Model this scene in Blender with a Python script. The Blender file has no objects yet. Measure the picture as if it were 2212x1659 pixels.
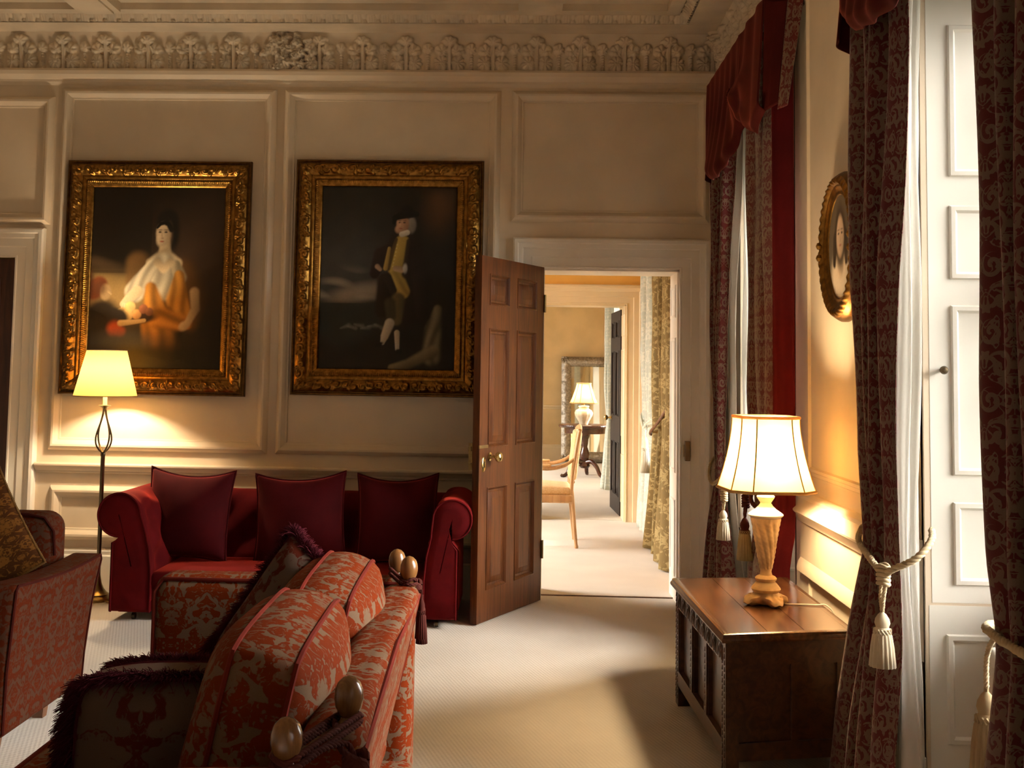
import bpy, bmesh, math, random
import numpy as np
from mathutils import Vector, Matrix, Euler
PI = math.pi
random.seed(7)
RNG = np.random.default_rng(7)
S = bpy.context.scene
COL = S.collection

# ------------------------------------------------------------------ camera
cam_d = bpy.data.cameras.new('camera'); cam = bpy.data.objects.new('camera', cam_d); COL.objects.link(cam)
F_PX, W_PX, H_PX = 2500.0, 2212.0, 1659.0
cam_d.sensor_fit = 'HORIZONTAL'; cam_d.sensor_width = 36.0
cam_d.lens = 36.0 * F_PX / W_PX
cam_d.shift_x = (1106.0 - 1030.0) / W_PX
cam_d.shift_y = (615.0 - 829.5) / W_PX
cam_d.clip_start = 0.05; cam_d.clip_end = 200
rot = Matrix.Rotation(math.atan(108 / 2500), 4, 'Z') @ Matrix.Rotation(PI / 2 + math.radians(4.2), 4, 'X') @ Matrix.Rotation(0.0165, 4, 'Z')
cam.matrix_world = Matrix.Translation((0, 0, 1.398)) @ rot
S.camera = cam

# ------------------------------------------------------------------ view, world, daylight portals
S.view_settings.view_transform = 'Standard'; S.view_settings.look = 'None'
S.view_settings.gamma = 1.0; S.view_settings.use_curve_mapping = False
S.view_settings.exposure = 1.25
WORLD_STRENGTH = 35.0
w = bpy.data.worlds.new('overcast_sky'); S.world = w; w.use_nodes = True
bg = w.node_tree.nodes['Background']; bg.inputs[1].default_value = WORLD_STRENGTH
_tc = w.node_tree.nodes.new('ShaderNodeTexCoord'); _sx = w.node_tree.nodes.new('ShaderNodeSeparateXYZ'); _rp = w.node_tree.nodes.new('ShaderNodeValToRGB')
_mr = w.node_tree.nodes.new('ShaderNodeMapRange'); _mr.inputs[1].default_value = -1.0; _mr.inputs[2].default_value = 1.0
w.node_tree.links.new(_tc.outputs['Generated'], _sx.inputs[0]); w.node_tree.links.new(_sx.outputs[2], _mr.inputs[0])
w.node_tree.links.new(_mr.outputs[0], _rp.inputs[0]); w.node_tree.links.new(_rp.outputs[0], bg.inputs[0])
# overcast sky: dark lawn below the horizon, brighter towards the zenith
_e = _rp.color_ramp.elements; _e[0].position = .48; _e[0].color = (.05, .05, .038, 1); _e[1].position = 1.0; _e[1].color = (1.35, 1.28, 1.16, 1)
_n = _rp.color_ramp.elements.new(.505); _n.color = (.16, .157, .147, 1)
S.cycles.max_bounces = 8; S.cycles.diffuse_bounces = 5; S.cycles.glossy_bounces = 3
S.cycles.transmission_bounces = 6; S.cycles.transparent_max_bounces = 12
S.cycles.caustics_reflective = False; S.cycles.caustics_refractive = False
S.cycles.sample_clamp_indirect = 6.0

sun_d = bpy.data.lights.new('hazy_sun', 'SUN'); sun_d.energy = 12.5; sun_d.color = (1.0, .93, .82); sun_d.angle = math.radians(32)
sun = bpy.data.objects.new('hazy_sun', sun_d); COL.objects.link(sun)
sun.rotation_euler = Vector((-.62, -.45, -.65)).to_track_quat('-Z', 'Y').to_euler()
def portal(y0, y1, z0, z1, x=1.86, s=1):
    L = bpy.data.lights.new('window_daylight', 'AREA'); L.shape = 'RECTANGLE'
    L.size = z1 - z0; L.size_y = y1 - y0
    L.cycles.is_portal = True
    o = bpy.data.objects.new('window_daylight', L); COL.objects.link(o)
    o.location = (x, (y0 + y1) / 2, (z0 + z1) / 2); o.rotation_euler = (0, s * PI / 2, 0)
WINDOWS = [(5.33, 6.65), (2.25, 3.62), (8.45, 10.5), (12.2, 13.9), (15.2, 16.9), (-0.75, 0.55)]
for (a, b) in WINDOWS:
    portal(a + .05, b - .05, 0.75, 2.62)
ADDED_SIDE_WINDOWS = [(8.1, 10.5), (13.4, 15.6)]      # added out of view to brighten the second and third rooms
for (a, b) in ADDED_SIDE_WINDOWS:
    o = portal(a, b, .8, 2.9, -3.95, -1)

# ------------------------------------------------------------------ materials
MATS = {}
def new_mat(name):
    m = bpy.data.materials.new(name); m.use_nodes = True
    nt = m.node_tree; b = nt.nodes['Principled BSDF']
    return m, nt, b
def N(nt, t, **kw):
    n = nt.nodes.new(t)
    for k, v in kw.items():
        if k.startswith('i_'):
            key = k[2:]
            n.inputs[int(key) if key.isdigit() else key].default_value = v
        else:
            setattr(n, k, v)
    return n
def LK(nt, a, b): nt.links.new(a, b)
def mth(nt, op, a, b=None, c=None):
    n = nt.nodes.new('ShaderNodeMath'); n.operation = op
    for i, v in enumerate((a, b, c)):
        if v is None: continue
        if isinstance(v, (int, float)): n.inputs[i].default_value = v
        else: nt.links.new(v, n.inputs[i])
    return n.outputs[0]
def smooth(nt, v, lo, hi):
    n = nt.nodes.new('ShaderNodeMapRange'); n.interpolation_type = 'SMOOTHSTEP'
    nt.links.new(v, n.inputs[0]); n.inputs[1].default_value = lo; n.inputs[2].default_value = hi
    return n.outputs[0]
def mixc(nt, fac, a, b):
    n = nt.nodes.new('ShaderNodeMix'); n.data_type = 'RGBA'
    if isinstance(fac, (int, float)): n.inputs[0].default_value = fac
    else: nt.links.new(fac, n.inputs[0])
    for i, v in ((6, a), (7, b)):
        if isinstance(v, tuple): n.inputs[i].default_value = (*v, 1) if len(v) == 3 else v
        else: nt.links.new(v, n.inputs[i])
    return n.outputs[2]
def bump(nt, b, height, strength=0.3, dist=0.005):
    n = nt.nodes.new('ShaderNodeBump'); n.inputs['Strength'].default_value = strength; n.inputs['Distance'].default_value = dist
    nt.links.new(height, n.inputs['Height']); nt.links.new(n.outputs[0], b.inputs['Normal'])
def noise(nt, vec, scale, detail=2.0, rough=.5, dist=0.0):
    n = nt.nodes.new('ShaderNodeTexNoise'); n.inputs['Scale'].default_value = scale
    n.inputs['Detail'].default_value = detail; n.inputs['Roughness'].default_value = rough; n.inputs['Distortion'].default_value = dist
    if vec is not None: nt.links.new(vec, n.inputs['Vector'])
    return n.outputs['Fac']
def objco(nt): return nt.nodes.new('ShaderNodeTexCoord').outputs['Object']
def uvco(nt): return nt.nodes.new('ShaderNodeTexCoord').outputs['UV']

def paint(name, col, rough=.5, var=.06, sc=3.0, bs=.04, spec=.5):
    m, nt, b = new_mat(name); co = objco(nt)
    n = noise(nt, co, sc, 4)
    c2 = tuple(x * (1 - var * 2.2) for x in col)
    LK(nt, mixc(nt, smooth(nt, n, .3, .7), c2, col), b.inputs['Base Color'])
    b.inputs['Roughness'].default_value = rough; b.inputs['Specular IOR Level'].default_value = spec
    bump(nt, b, noise(nt, co, 60, 3), bs, .002)
    MATS[name] = m; return m
def metal(name, col, rough=.3, var=.25, sc=25):
    m, nt, b = new_mat(name); co = objco(nt); n = noise(nt, co, sc, 4)
    LK(nt, mixc(nt, smooth(nt, n, .35, .7), tuple(x * (1 - var) for x in col), col), b.inputs['Base Color'])
    b.inputs['Metallic'].default_value = 1.0
    LK(nt, mth(nt, 'ADD', mth(nt, 'MULTIPLY', n, .2), rough - .1), b.inputs['Roughness'])
    MATS[name] = m; return m
def wood(name, c1, c2, scale=(2, 2, 14), rough=.35, spec=.5, axis=2, coat=0.0):
    m, nt, b = new_mat(name); co = objco(nt)
    mp = N(nt, 'ShaderNodeMapping'); LK(nt, co, mp.inputs[0])
    s = [14.0, 14.0, 14.0]; s[axis] = 1.3; mp.inputs['Scale'].default_value = s
    n = noise(nt, mp.outputs[0], 1.6, 6, .62, 1.2)
    n2 = noise(nt, co, 1.7, 3)
    f = mth(nt, 'ADD', mth(nt, 'MULTIPLY', n, .75), mth(nt, 'MULTIPLY', n2, .35))
    LK(nt, mixc(nt, smooth(nt, f, .38, .72), c1, c2), b.inputs['Base Color'])
    b.inputs['Roughness'].default_value = rough; b.inputs['Specular IOR Level'].default_value = spec
    b.inputs['Coat Weight'].default_value = coat; b.inputs['Coat Roughness'].default_value = .25
    bump(nt, b, n, .12, .002)
    MATS[name] = m; return m
def velvet(name, col, sheen=.6, tint=None, var=.35):
    m, nt, b = new_mat(name); co = objco(nt)
    n = noise(nt, co, 5, 4, .6)
    LK(nt, mixc(nt, smooth(nt, n, .3, .7), tuple(x * (1 - var) for x in col), col), b.inputs['Base Color'])
    b.inputs['Roughness'].default_value = .85; b.inputs['Specular IOR Level'].default_value = .1
    b.inputs['Sheen Weight'].default_value = sheen; b.inputs['Sheen Roughness'].default_value = .35
    b.inputs['Sheen Tint'].default_value = (*(tint or tuple(min(1, x * 3) for x in col)), 1)
    bump(nt, b, noise(nt, co, 400, 2), .15, .001)
    MATS[name] = m; return m
def mirrored_uv(nt, su, sv, half=True):
    sx = nt.nodes.new('ShaderNodeSeparateXYZ'); LK(nt, uvco(nt), sx.inputs[0])
    u = mth(nt, 'PINGPONG', sx.outputs[0], su); v = sx.outputs[1]
    v = mth(nt, 'PINGPONG', v, sv)
    cb = nt.nodes.new('ShaderNodeCombineXYZ'); LK(nt, u, cb.inputs[0]); LK(nt, v, cb.inputs[1])
    return cb.outputs[0]
def damask(name, ground, fig, su=.16, sv=.3, sc=11, seed=0.0, rough=.8, lo=.47, hi=.53, sheen=.25):
    m, nt, b = new_mat(name)
    v = mirrored_uv(nt, su, sv)
    ad = N(nt, 'ShaderNodeVectorMath', operation='ADD'); LK(nt, v, ad.inputs[0]); ad.inputs[1].default_value = (seed, seed * 1.7, seed)
    n1 = noise(nt, ad.outputs[0], sc, 2.5, .55, 1.6)
    n2 = noise(nt, ad.outputs[0], sc * 3.4, 2, .5, 1.0)
    fac = mth(nt, 'MULTIPLY', smooth(nt, n1, lo, hi), mth(nt, 'SUBTRACT', 1.0, mth(nt, 'MULTIPLY', smooth(nt, n2, .55, .62), .75)))
    wv = noise(nt, uvco(nt), 500, 2)
    c = mixc(nt, fac, ground, fig)
    c = mixc(nt, mth(nt, 'MULTIPLY', wv, .35), c, tuple(x * .6 for x in fig))
    LK(nt, c, b.inputs['Base Color'])
    b.inputs['Roughness'].default_value = rough; b.inputs['Specular IOR Level'].default_value = .06
    b.inputs['Sheen Weight'].default_value = sheen; b.inputs['Sheen Tint'].default_value = (*[min(1, x * 2.5) for x in fig], 1)
    bump(nt, b, mth(nt, 'ADD', fac, mth(nt, 'MULTIPLY', wv, .5)), .25, .002)
    MATS[name] = m; return m
def spiral(nt, U, V, cu, cv, k, du=0.0, dv=0.0, rmax=.47, lo=.0, hi=.25, hand=1.0):
    """scrolls on a mirrored lattice of cells cu x cv metres"""
    a = mth(nt, 'ADD', U, du); c = mth(nt, 'ADD', V, dv)
    p = mth(nt, 'SUBTRACT', mth(nt, 'DIVIDE', mth(nt, 'PINGPONG', a, cu), cu), .5)
    q = mth(nt, 'SUBTRACT', mth(nt, 'FRACT', mth(nt, 'DIVIDE', c, cv)), .5)
    q = mth(nt, 'MULTIPLY', q, cv / cu)
    r = mth(nt, 'SQRT', mth(nt, 'ADD', mth(nt, 'MULTIPLY', p, p), mth(nt, 'MULTIPLY', q, q)))
    th = mth(nt, 'ARCTAN2', q, p)
    s = mth(nt, 'SINE', mth(nt, 'ADD', mth(nt, 'MULTIPLY', th, hand), mth(nt, 'MULTIPLY', r, k)))
    inside = mth(nt, 'SUBTRACT', 1.0, smooth(nt, r, rmax - .05, rmax))
    return mth(nt, 'MULTIPLY', smooth(nt, s, lo, hi), inside)
def scroll_cloth(name, ground, fig, edge=None):
    m, nt, b = new_mat(name)
    sx = nt.nodes.new('ShaderNodeSeparateXYZ'); LK(nt, uvco(nt), sx.inputs[0])
    U, V = sx.outputs[0], sx.outputs[1]
    a = spiral(nt, U, V, .075, .15, 15)
    c = spiral(nt, U, V, .06, .15, 17, .03, .075, .5, hand=-1)
    n = noise(nt, mirrored_uv(nt, .075, .15), 26, 1.5, .5, 1.2)
    band = mth(nt, 'SUBTRACT', 1.0, smooth(nt, mth(nt, 'ABSOLUTE', mth(nt, 'SUBTRACT', n, .5)), .03, .05))
    fac = mth(nt, 'MAXIMUM', mth(nt, 'MAXIMUM', a, c), band)
    wv = noise(nt, uvco(nt), 600, 2)
    col = mixc(nt, fac, ground, fig)
    LK(nt, mixc(nt, mth(nt, 'MULTIPLY', wv, .4), col, tuple(x * .5 for x in ground)), b.inputs['Base Color'])
    b.inputs['Roughness'].default_value = .7; b.inputs['Specular IOR Level'].default_value = .25
    b.inputs['Sheen Weight'].default_value = .15
    bump(nt, b, mth(nt, 'ADD', fac, mth(nt, 'MULTIPLY', wv, .4)), .3, .0015)
    MATS[name] = m; return m
def translucent(name, col, tcol, tw=.5, transp=0.0):
    m, nt, b = new_mat(name)
    n = noise(nt, objco(nt), 350, 2)
    LK(nt, mixc(nt, n, tuple(x * .93 for x in col), col), b.inputs['Base Color'])
    b.inputs['Roughness'].default_value = .9; b.inputs['Specular IOR Level'].default_value = .1
    t = N(nt, 'ShaderNodeBsdfTranslucent'); t.inputs[0].default_value = (*tcol, 1)
    mx = N(nt, 'ShaderNodeMixShader'); mx.inputs[0].default_value = tw
    LK(nt, b.outputs[0], mx.inputs[1]); LK(nt, t.outputs[0], mx.inputs[2])
    out = nt.nodes['Material Output']; last = mx.outputs[0]
    if transp:
        tr = N(nt, 'ShaderNodeBsdfTransparent'); m2 = N(nt, 'ShaderNodeMixShader'); m2.inputs[0].default_value = transp
        LK(nt, last, m2.inputs[1]); LK(nt, tr.outputs[0], m2.inputs[2]); last = m2.outputs[0]
    LK(nt, last, out.inputs[0]); MATS[name] = m; return m

paint('wall_cream', (.72, .60, .455), .55, .05)
paint('plaster_cream', (.72, .61, .47), .8, .08, 4, .1, .2)
paint('trim_white', (.86, .80, .71), .35, .03)
paint('shutter_white', (.82, .79, .72), .4, .03)
paint('wall_gold', (.84, .48, .11), .6, .06)
paint('wall_straw', (.74, .54, .27), .6, .06)
paint('trim_ivory', (.80, .65, .42), .4, .03)
wood('oak_door', (.042, .0105, .002), (.115, .034, .0065), rough=.45, spec=.25, axis=2, coat=.04)
wood('dark_door', (.010, .005, .003), (.025, .011, .007), rough=.55, spec=.25, axis=2)
wood('mahogany_door', (.05, .014, .007), (.11, .03, .012), rough=.35, axis=2)
wood('chest_oak', (.035, .013, .006), (.10, .038, .015), rough=.34, axis=1, coat=.1)
wood('chest_top_oak', (.040, .014, .005), (.13, .050, .018), rough=.22, axis=1, coat=.25)
wood('finial_oak', (.11, .042, .012), (.22, .095, .028), rough=.25, axis=2, coat=.3)
wood('pale_chair_wood', (.42, .24, .11), (.60, .38, .19), rough=.35, axis=2)
wood('mahogany_table', (.035, .010, .006), (.085, .025, .012), rough=.25, axis=0, coat=.3)
wood('leg_wood', (.10, .04, .018), (.2, .085, .035), rough=.4)
metal('antique_brass', (.34, .25, .11), .32); metal('polished_brass', (.75, .58, .25), .22, .15)
metal('dark_bronze', (.16, .12, .075), .35); metal('frame_gold', (.38, .19, .04), .33, .45, 40)
metal('frame_gold_dark', (.17, .085, .026), .38, .45, 30)
metal('silver_leaf', (.46, .41, .34), .5, .4, 40); metal('iron_black', (.03, .028, .026), .5)
velvet('red_velvet', (.11, .003, .005), .5, (1., .09, .05))
velvet('pelmet_velvet', (.06, .006, .005), .3, (.8, .16, .10))
velvet('dark_red_velvet', (.062, .003, .005), .5, (.9, .12, .10))
velvet('gold_velvet', (.14, .055, .012), .5, (.8, .5, .2))
velvet('fringe_wine', (.075, .008, .014), .4, (.5, .08, .12))
velvet('piping_coral', (.17, .022, .014), .05)
velvet('rope_wine', (.085, .020, .015), .1)
velvet('rope_gold', (.52, .40, .23), .2); velvet('rope_bronze', (.20, .10, .03), .1); velvet('tassel_cream', (.62, .52, .36), .2, var=.15)
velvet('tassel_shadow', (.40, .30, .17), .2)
velvet('silver_tassel_silk', (.72, .70, .58), .2, var=.15)
damask('sofa_damask', (.165, .112, .070), (.155, .021, .003), .10, .20, 19, 3.1, lo=.43, hi=.46, sheen=.02)
damask('chair_damask', (.070, .034, .020), (.075, .011, .002), .10, .20, 19, 8.3, lo=.44, hi=.50, sheen=.02)
velvet('piping_wine', (.055, .007, .004), .05)
damask('cushion_damask', (.10, .07, .052), (.075, .012, .006), .08, .14, 19, 5.7, sheen=.08)
damask('gold_damask', (.035, .010, .003), (.13, .052, .010), .07, .10, 24, 2.2, sheen=.3)
damask('green_leaf_damask', (.17, .115, .045), (.36, .27, .12), .13, .22, 14, 6.1, lo=.53, hi=.56)
damask('pale_daylit_leaf', (.50, .53, .46), (.66, .66, .56), .13, .22, 14, 6.1, lo=.53, hi=.56)  # the green leaf damask again, daylight lightened into its colours
damask('chair_silk', (.66, .42, .20), (.74, .52, .28), .05, .06, 30, 1.1)
scroll_cloth('scroll_curtain', (.095, .007, .008), (.165, .112, .076))
translucent('sheer_white', (.86, .84, .80), (.92, .90, .86), .6, .12)
translucent('curtain_lining', (.80, .76, .70), (.8, .75, .66), .3)
translucent('shade_cream', (.62, .43, .18), (.52, .31, .09), .19)
translucent('shade_ivory', (.78, .60, .36), (.72, .48, .20), .34)
paint('shade_trim', (.50, .30, .10), .8); paint('lamp_stone', (.62, .43, .22), .55, .2, 18, .2)
paint('lamp_ivory', (.78, .66, .46), .5, .15, 12); paint('candle_ivory', (.8, .72, .55), .5)
paint('radiator_white', (.78, .75, .68), .4); paint('cable_white', (.75, .68, .55), .5)
paint('black_iron', (.02, .018, .016), .5)
velvet('pale_rope', (.60, .48, .30), .15, var=.2)

def m_carpet():
    m, nt, b = new_mat('carpet_beige'); co = objco(nt)
    sx = nt.nodes.new('ShaderNodeSeparateXYZ'); LK(nt, co, sx.inputs[0])
    k = 260.0
    a = mth(nt, 'SINE', mth(nt, 'MULTIPLY', mth(nt, 'ADD', sx.outputs[0], sx.outputs[1]), k))
    c = mth(nt, 'SINE', mth(nt, 'MULTIPLY', mth(nt, 'SUBTRACT', sx.outputs[0], sx.outputs[1]), k * .5))
    wv = mth(nt, 'MULTIPLY', a, c)
    n = noise(nt, co, 2.0, 4); n2 = noise(nt, co, 220, 3)
    col = mixc(nt, smooth(nt, n, .3, .7), (.60, .53, .45), (.66, .59, .505))
    col = mixc(nt, mth(nt, 'MULTIPLY', smooth(nt, wv, -.6, .6), .10), col, (.42, .36, .29))
    LK(nt, mixc(nt, mth(nt, 'MULTIPLY', n2, .2), col, (.46, .40, .33)), b.inputs['Base Color'])
    b.inputs['Roughness'].default_value = .95; b.inputs['Specular IOR Level'].default_value = .05
    b.inputs['Sheen Weight'].default_value = .2
    bump(nt, b, mth(nt, 'ADD', wv, n2), .25, .003); MATS['carpet_beige'] = m
m_carpet()
def m_glass():
    m, nt, b = new_mat('window_glass')
    tr = N(nt, 'ShaderNodeBsdfTransparent'); gl = N(nt, 'ShaderNodeBsdfGlossy'); gl.inputs['Roughness'].default_value = .02
    fr = N(nt, 'ShaderNodeFresnel'); mx = N(nt, 'ShaderNodeMixShader')
    LK(nt, fr.outputs[0], mx.inputs[0]); LK(nt, tr.outputs[0], mx.inputs[1]); LK(nt, gl.outputs[0], mx.inputs[2])
    LK(nt, mx.outputs[0], nt.nodes['Material Output'].inputs[0]); MATS['window_glass'] = m
m_glass()
def m_mirror():
    m, nt, b = new_mat('mirror_glass'); b.inputs['Metallic'].default_value = 1; b.inputs['Base Color'].default_value = (.78, .76, .68, 1)
    LK(nt, mth(nt, 'ADD', mth(nt, 'MULTIPLY', noise(nt, objco(nt), 4), .03), .02), b.inputs['Roughness']); MATS['mirror_glass'] = m
m_mirror()
def m_canvas():
    m, nt, b = new_mat('oil_paint')
    a = N(nt, 'ShaderNodeVertexColor'); a.layer_name = 'paint'
    n = noise(nt, objco(nt), 90, 3)
    LK(nt, mixc(nt, mth(nt, 'MULTIPLY', n, .25), a.outputs[0], (.01, .007, .004)), b.inputs['Base Color'])
    b.inputs['Roughness'].default_value = .5; b.inputs['Specular IOR Level'].default_value = .25
    bump(nt, b, noise(nt, objco(nt), 700, 2), .1, .001); MATS['oil_paint'] = m
m_canvas()

# ------------------------------------------------------------------ mesh helpers
class MB:
    def __init__(self): self.v = []; self.f = []; self.uv = []; self.n = 0
    def add(self, V, Fc, UV=None):
        V = np.asarray(V, float).reshape(-1, 3); self.v.append(V)
        self.f += [tuple(i + self.n for i in q) for q in Fc]
        self.uv.append(np.full((len(V), 2), np.nan) if UV is None else np.asarray(UV, float).reshape(-1, 2))
        self.n += len(V); return self
    def box(self, x0, x1, y0, y1, z0, z1):
        V = [(x, y, z) for x in (x0, x1) for y in (y0, y1) for z in (z0, z1)]
        return self.add(V, [(0, 1, 3, 2), (4, 6, 7, 5), (0, 4, 5, 1), (2, 3, 7, 6), (0, 2, 6, 4), (1, 5, 7, 3)])
    def hexa(self, P):
        """8 points: bottom 4 (ccw from above), top 4"""
        return self.add(P, [(3, 2, 1, 0), (4, 5, 6, 7), (0, 1, 5, 4), (1, 2, 6, 5), (2, 3, 7, 6), (3, 0, 4, 7)])
    def grid(self, P, UV=None, flip=False, closeu=False, closev=False):
        P = np.asarray(P, float); a, b = P.shape[:2]
        Fc = []
        for i in range(a if closeu else a - 1):
            i2 = (i + 1) % a
            for j in range(b if closev else b - 1):
                j2 = (j + 1) % b
                q = (i * b + j, i2 * b + j, i2 * b + j2, i * b + j2)
                Fc.append(q[::-1] if flip else q)
        return self.add(P.reshape(-1, 3), Fc, None if UV is None else np.asarray(UV).reshape(-1, 2))
    def lathe(self, prof, c=(0, 0, 0), seg=24, mod=None):
        """prof: list of (radius, z)"""
        P = np.zeros((len(prof), seg, 3))
        for i, (r, z) in enumerate(prof):
            for j in range(seg):
                t = 2 * PI * j / seg; rr = r * (mod(t, z) if mod else 1)
                P[i, j] = (c[0] + rr * math.cos(t), c[1] + rr * math.sin(t), c[2] + z)
        n0 = self.n
        self.grid(P, closev=True, flip=True)
        a = len(prof)
        self.f.append(tuple(n0 + j for j in range(seg))[::-1]); self.f.append(tuple(n0 + (a - 1) * seg + j for j in range(seg)))
        return self
    def tube(self, pts, r, seg=8, closed=False, cap=True):
        pts = [Vector(p) for p in pts]; n = len(pts)
        rs = r if hasattr(r, '__len__') else [r] * n
        P = np.zeros((n, seg, 3)); ref = None
        for i in range(n):
            a = pts[(i - 1) % n] if (closed or i > 0) else pts[i]
            b = pts[(i + 1) % n] if (closed or i < n - 1) else pts[i]
            t = (b - a); t = t.normalized() if t.length > 1e-9 else Vector((0, 0, 1))
            if ref is None:
                ref = t.cross(Vector((0, 0, 1)) if abs(t.z) < .9 else Vector((1, 0, 0))).normalized()
            ref = (ref - t * ref.dot(t)); ref = ref.normalized() if ref.length > 1e-9 else t.orthogonal().normalized()
            bn = t.cross(ref)
            for j in range(seg):
                q = 2 * PI * j / seg
                P[i, j] = pts[i] + (ref * math.cos(q) + bn * math.sin(q)) * rs[i]
        n0 = self.n
        self.grid(P, closeu=closed, closev=True)
        if cap and not closed:
            self.f.append(tuple(n0 + j for j in range(seg))); self.f.append(tuple(n0 + (n - 1) * seg + j for j in range(seg))[::-1])
        return self
    def rope(self, pts, r, twist=.03, strands=3, seg=6, res=6):
        """twisted cord along a polyline"""
        pp = resample(pts, r * .9)
        n = len(pp); L = 0; cs = [[] for _ in range(strands)]; ref = None
        for i in range(n):
            t = (pp[min(i + 1, n - 1)] - pp[max(i - 1, 0)]).normalized()
            if ref is None: ref = t.orthogonal().normalized()
            ref = (ref - t * ref.dot(t)).normalized(); bn = t.cross(ref)
            if i: L += (pp[i] - pp[i - 1]).length
            for k in range(strands):
                q = 2 * PI * (L / twist + k / strands)
                cs[k].append(pp[i] + (ref * math.cos(q) + bn * math.sin(q)) * r * .5)
        for c in cs: self.tube(c, r * .55, seg)
        return self
    def rbox(self, x0, x1, y0, y1, z0, z1, r, k=4, fn=None, div=6):
        """rounded box; fn(p) -> p deforms the points"""
        lo = np.array([x0, y0, z0]); hi = np.array([x1, y1, z1]); r = min(r, *(.499 * (hi - lo)))
        def axis(a, b):
            c = [a + r * (1 - math.cos(PI / 2 * i / k)) for i in range(k)]
            m = list(np.linspace(a + r, b - r, div + 1)); return c + m + [a + b - x for x in c[::-1]]
        ax = [axis(lo[i], hi[i]) for i in range(3)]
        for d in range(3):
            o = [i for i in range(3) if i != d]
            for side in (0, 1):
                A, B = ax[o[0]], ax[o[1]]
                P = np.zeros((len(A), len(B), 3))
                P[:, :, o[0]] = np.array(A)[:, None]; P[:, :, o[1]] = np.array(B)[None, :]; P[:, :, d] = (lo, hi)[side][d]
                Q = np.clip(P, lo + r, hi - r); D = P - Q; L = np.linalg.norm(D, axis=2, keepdims=True); L[L < 1e-9] = 1
                R = Q + D / L * r
                if fn is not None:
                    R = np.array([[fn(p) for p in row] for row in R])
                self.grid(R, flip=(side == 0) ^ (d == 1))
        return self
    def sweep(self, prof, path, closed=False):
        """prof: list of (a,b) ; path: list of (point, A vector, B vector) -> point + A*a + B*b"""
        P = np.array([[np.array(p) + np.array(A) * a + np.array(B) * b for (a, b) in prof] for (p, A, B) in path])
        return self.grid(P, closeu=closed)
    def build(self, name, mat, parent=None, smooth=True, angle=40, loc=None, weld=False):
        me = bpy.data.meshes.new(name)
        V = np.concatenate(self.v) if self.v else np.zeros((0, 3))
        o = bpy.data.objects.new(name, me); COL.objects.link(o)
        if parent is not None:
            o.parent = parent
            off = np.array(world_loc(parent)); V = V - off
        elif loc is not None:
            V = V - np.array(loc); o.location = loc
        me.from_pydata(V.tolist(), [], self.f)
        UVv = np.concatenate(self.uv)
        nl = len(me.loops); li = np.zeros(nl, np.int32); me.loops.foreach_get('vertex_index', li)
        npol = len(me.polygons); tot = np.zeros(npol, np.int32); me.polygons.foreach_get('loop_total', tot)
        nor = np.zeros(npol * 3, np.float32); me.polygons.foreach_get('normal', nor); nor = nor.reshape(-1, 3)
        ln = np.repeat(np.abs(nor).argmax(axis=1), tot)
        co = V[li]; luv = UVv[li]
        bad = np.isnan(luv).any(axis=1)
        pick = np.array([[1, 2], [0, 2], [0, 1]])[ln]
        alt = np.take_along_axis(co, pick, axis=1)
        luv[bad] = alt[bad] + 5.0
        ul = me.uv_layers.new(name='UVMap'); ul.data.foreach_set('uv', luv.astype(np.float32).ravel())
        if smooth:
            me.polygons.foreach_set('use_smooth', np.ones(npol, bool))
            try: me.set_sharp_from_angle(angle=math.radians(angle))
            except Exception: pass
        if isinstance(mat, str): mat = MATS[mat]
        me.materials.append(mat); me.update()
        if weld:
            bm = bmesh.new(); bm.from_mesh(me); bmesh.ops.remove_doubles(bm, verts=bm.verts, dist=1e-5)
            bmesh.ops.recalc_face_normals(bm, faces=bm.faces); bm.to_mesh(me); bm.free()
            if smooth:
                try: me.set_sharp_from_angle(angle=math.radians(angle))
                except Exception: pass
        return o
def world_loc(o):
    p = Vector((0, 0, 0))
    while o is not None: p = p + o.location; o = o.parent
    return p
def resample(pts, step):
    pts = [Vector(p) for p in pts]; out = [pts[0]]
    for a, b in zip(pts[:-1], pts[1:]):
        n = max(1, int((b - a).length / step))
        out += [a.lerp(b, (i + 1) / n) for i in range(n)]
    return out
def spline(pts, n=8):
    """Catmull-Rom through points"""
    P = [Vector(p) for p in pts]; P = [P[0] * 2 - P[1]] + P + [P[-1] * 2 - P[-2]]
    out = []
    for i in range(1, len(P) - 2):
        for k in range(n):
            t = k / n; a, b, c, d = P[i - 1], P[i], P[i + 1], P[i + 2]
            out.append(.5 * ((2 * b) + (c - a) * t + (2 * a - 5 * b + 4 * c - d) * t * t + (3 * b - a - 3 * c + d) * t ** 3))
    out.append(P[-2]); return out
def interp(x, xs, ys): return float(np.interp(x, xs, ys))
def sstep(a, b, x):
    t = np.clip((x - a) / (b - a), 0, 1); return t * t * (3 - 2 * t)
def tag(o, label=None, cat=None, group=None, kind=None):
    if label: o['label'] = label
    if cat: o['category'] = cat
    if group: o['group'] = group
    if kind: o['kind'] = kind
    return o
def thing(name, loc, label, cat, group=None):
    o = bpy.data.objects.new(name, None); COL.objects.link(o); o.location = loc; o.empty_display_size = .1
    return tag(o, label, cat, group)
def struct(o): o['kind'] = 'structure'; return o
def copy_thing(o, delta, label):
    def rec(src, par):
        c = src.copy(); COL.objects.link(c)
        if par is not None: c.parent = par
        for ch in list(src.children): rec(ch, c)
        return c
    c = rec(o, None); c.location = Vector(o.location) + Vector(delta); c['label'] = label
    return c

# ================================================================== THE SETTING
D1, D1B, D2, D2B, D3 = 7.2, 7.55, 11.0, 11.35, 18.28      # wall planes of the enfilade
XR, XO = 1.22, 1.72                                       # window wall: room face, outer face
XL, YB, ZC = -5.2, -1.6, 3.57
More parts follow.
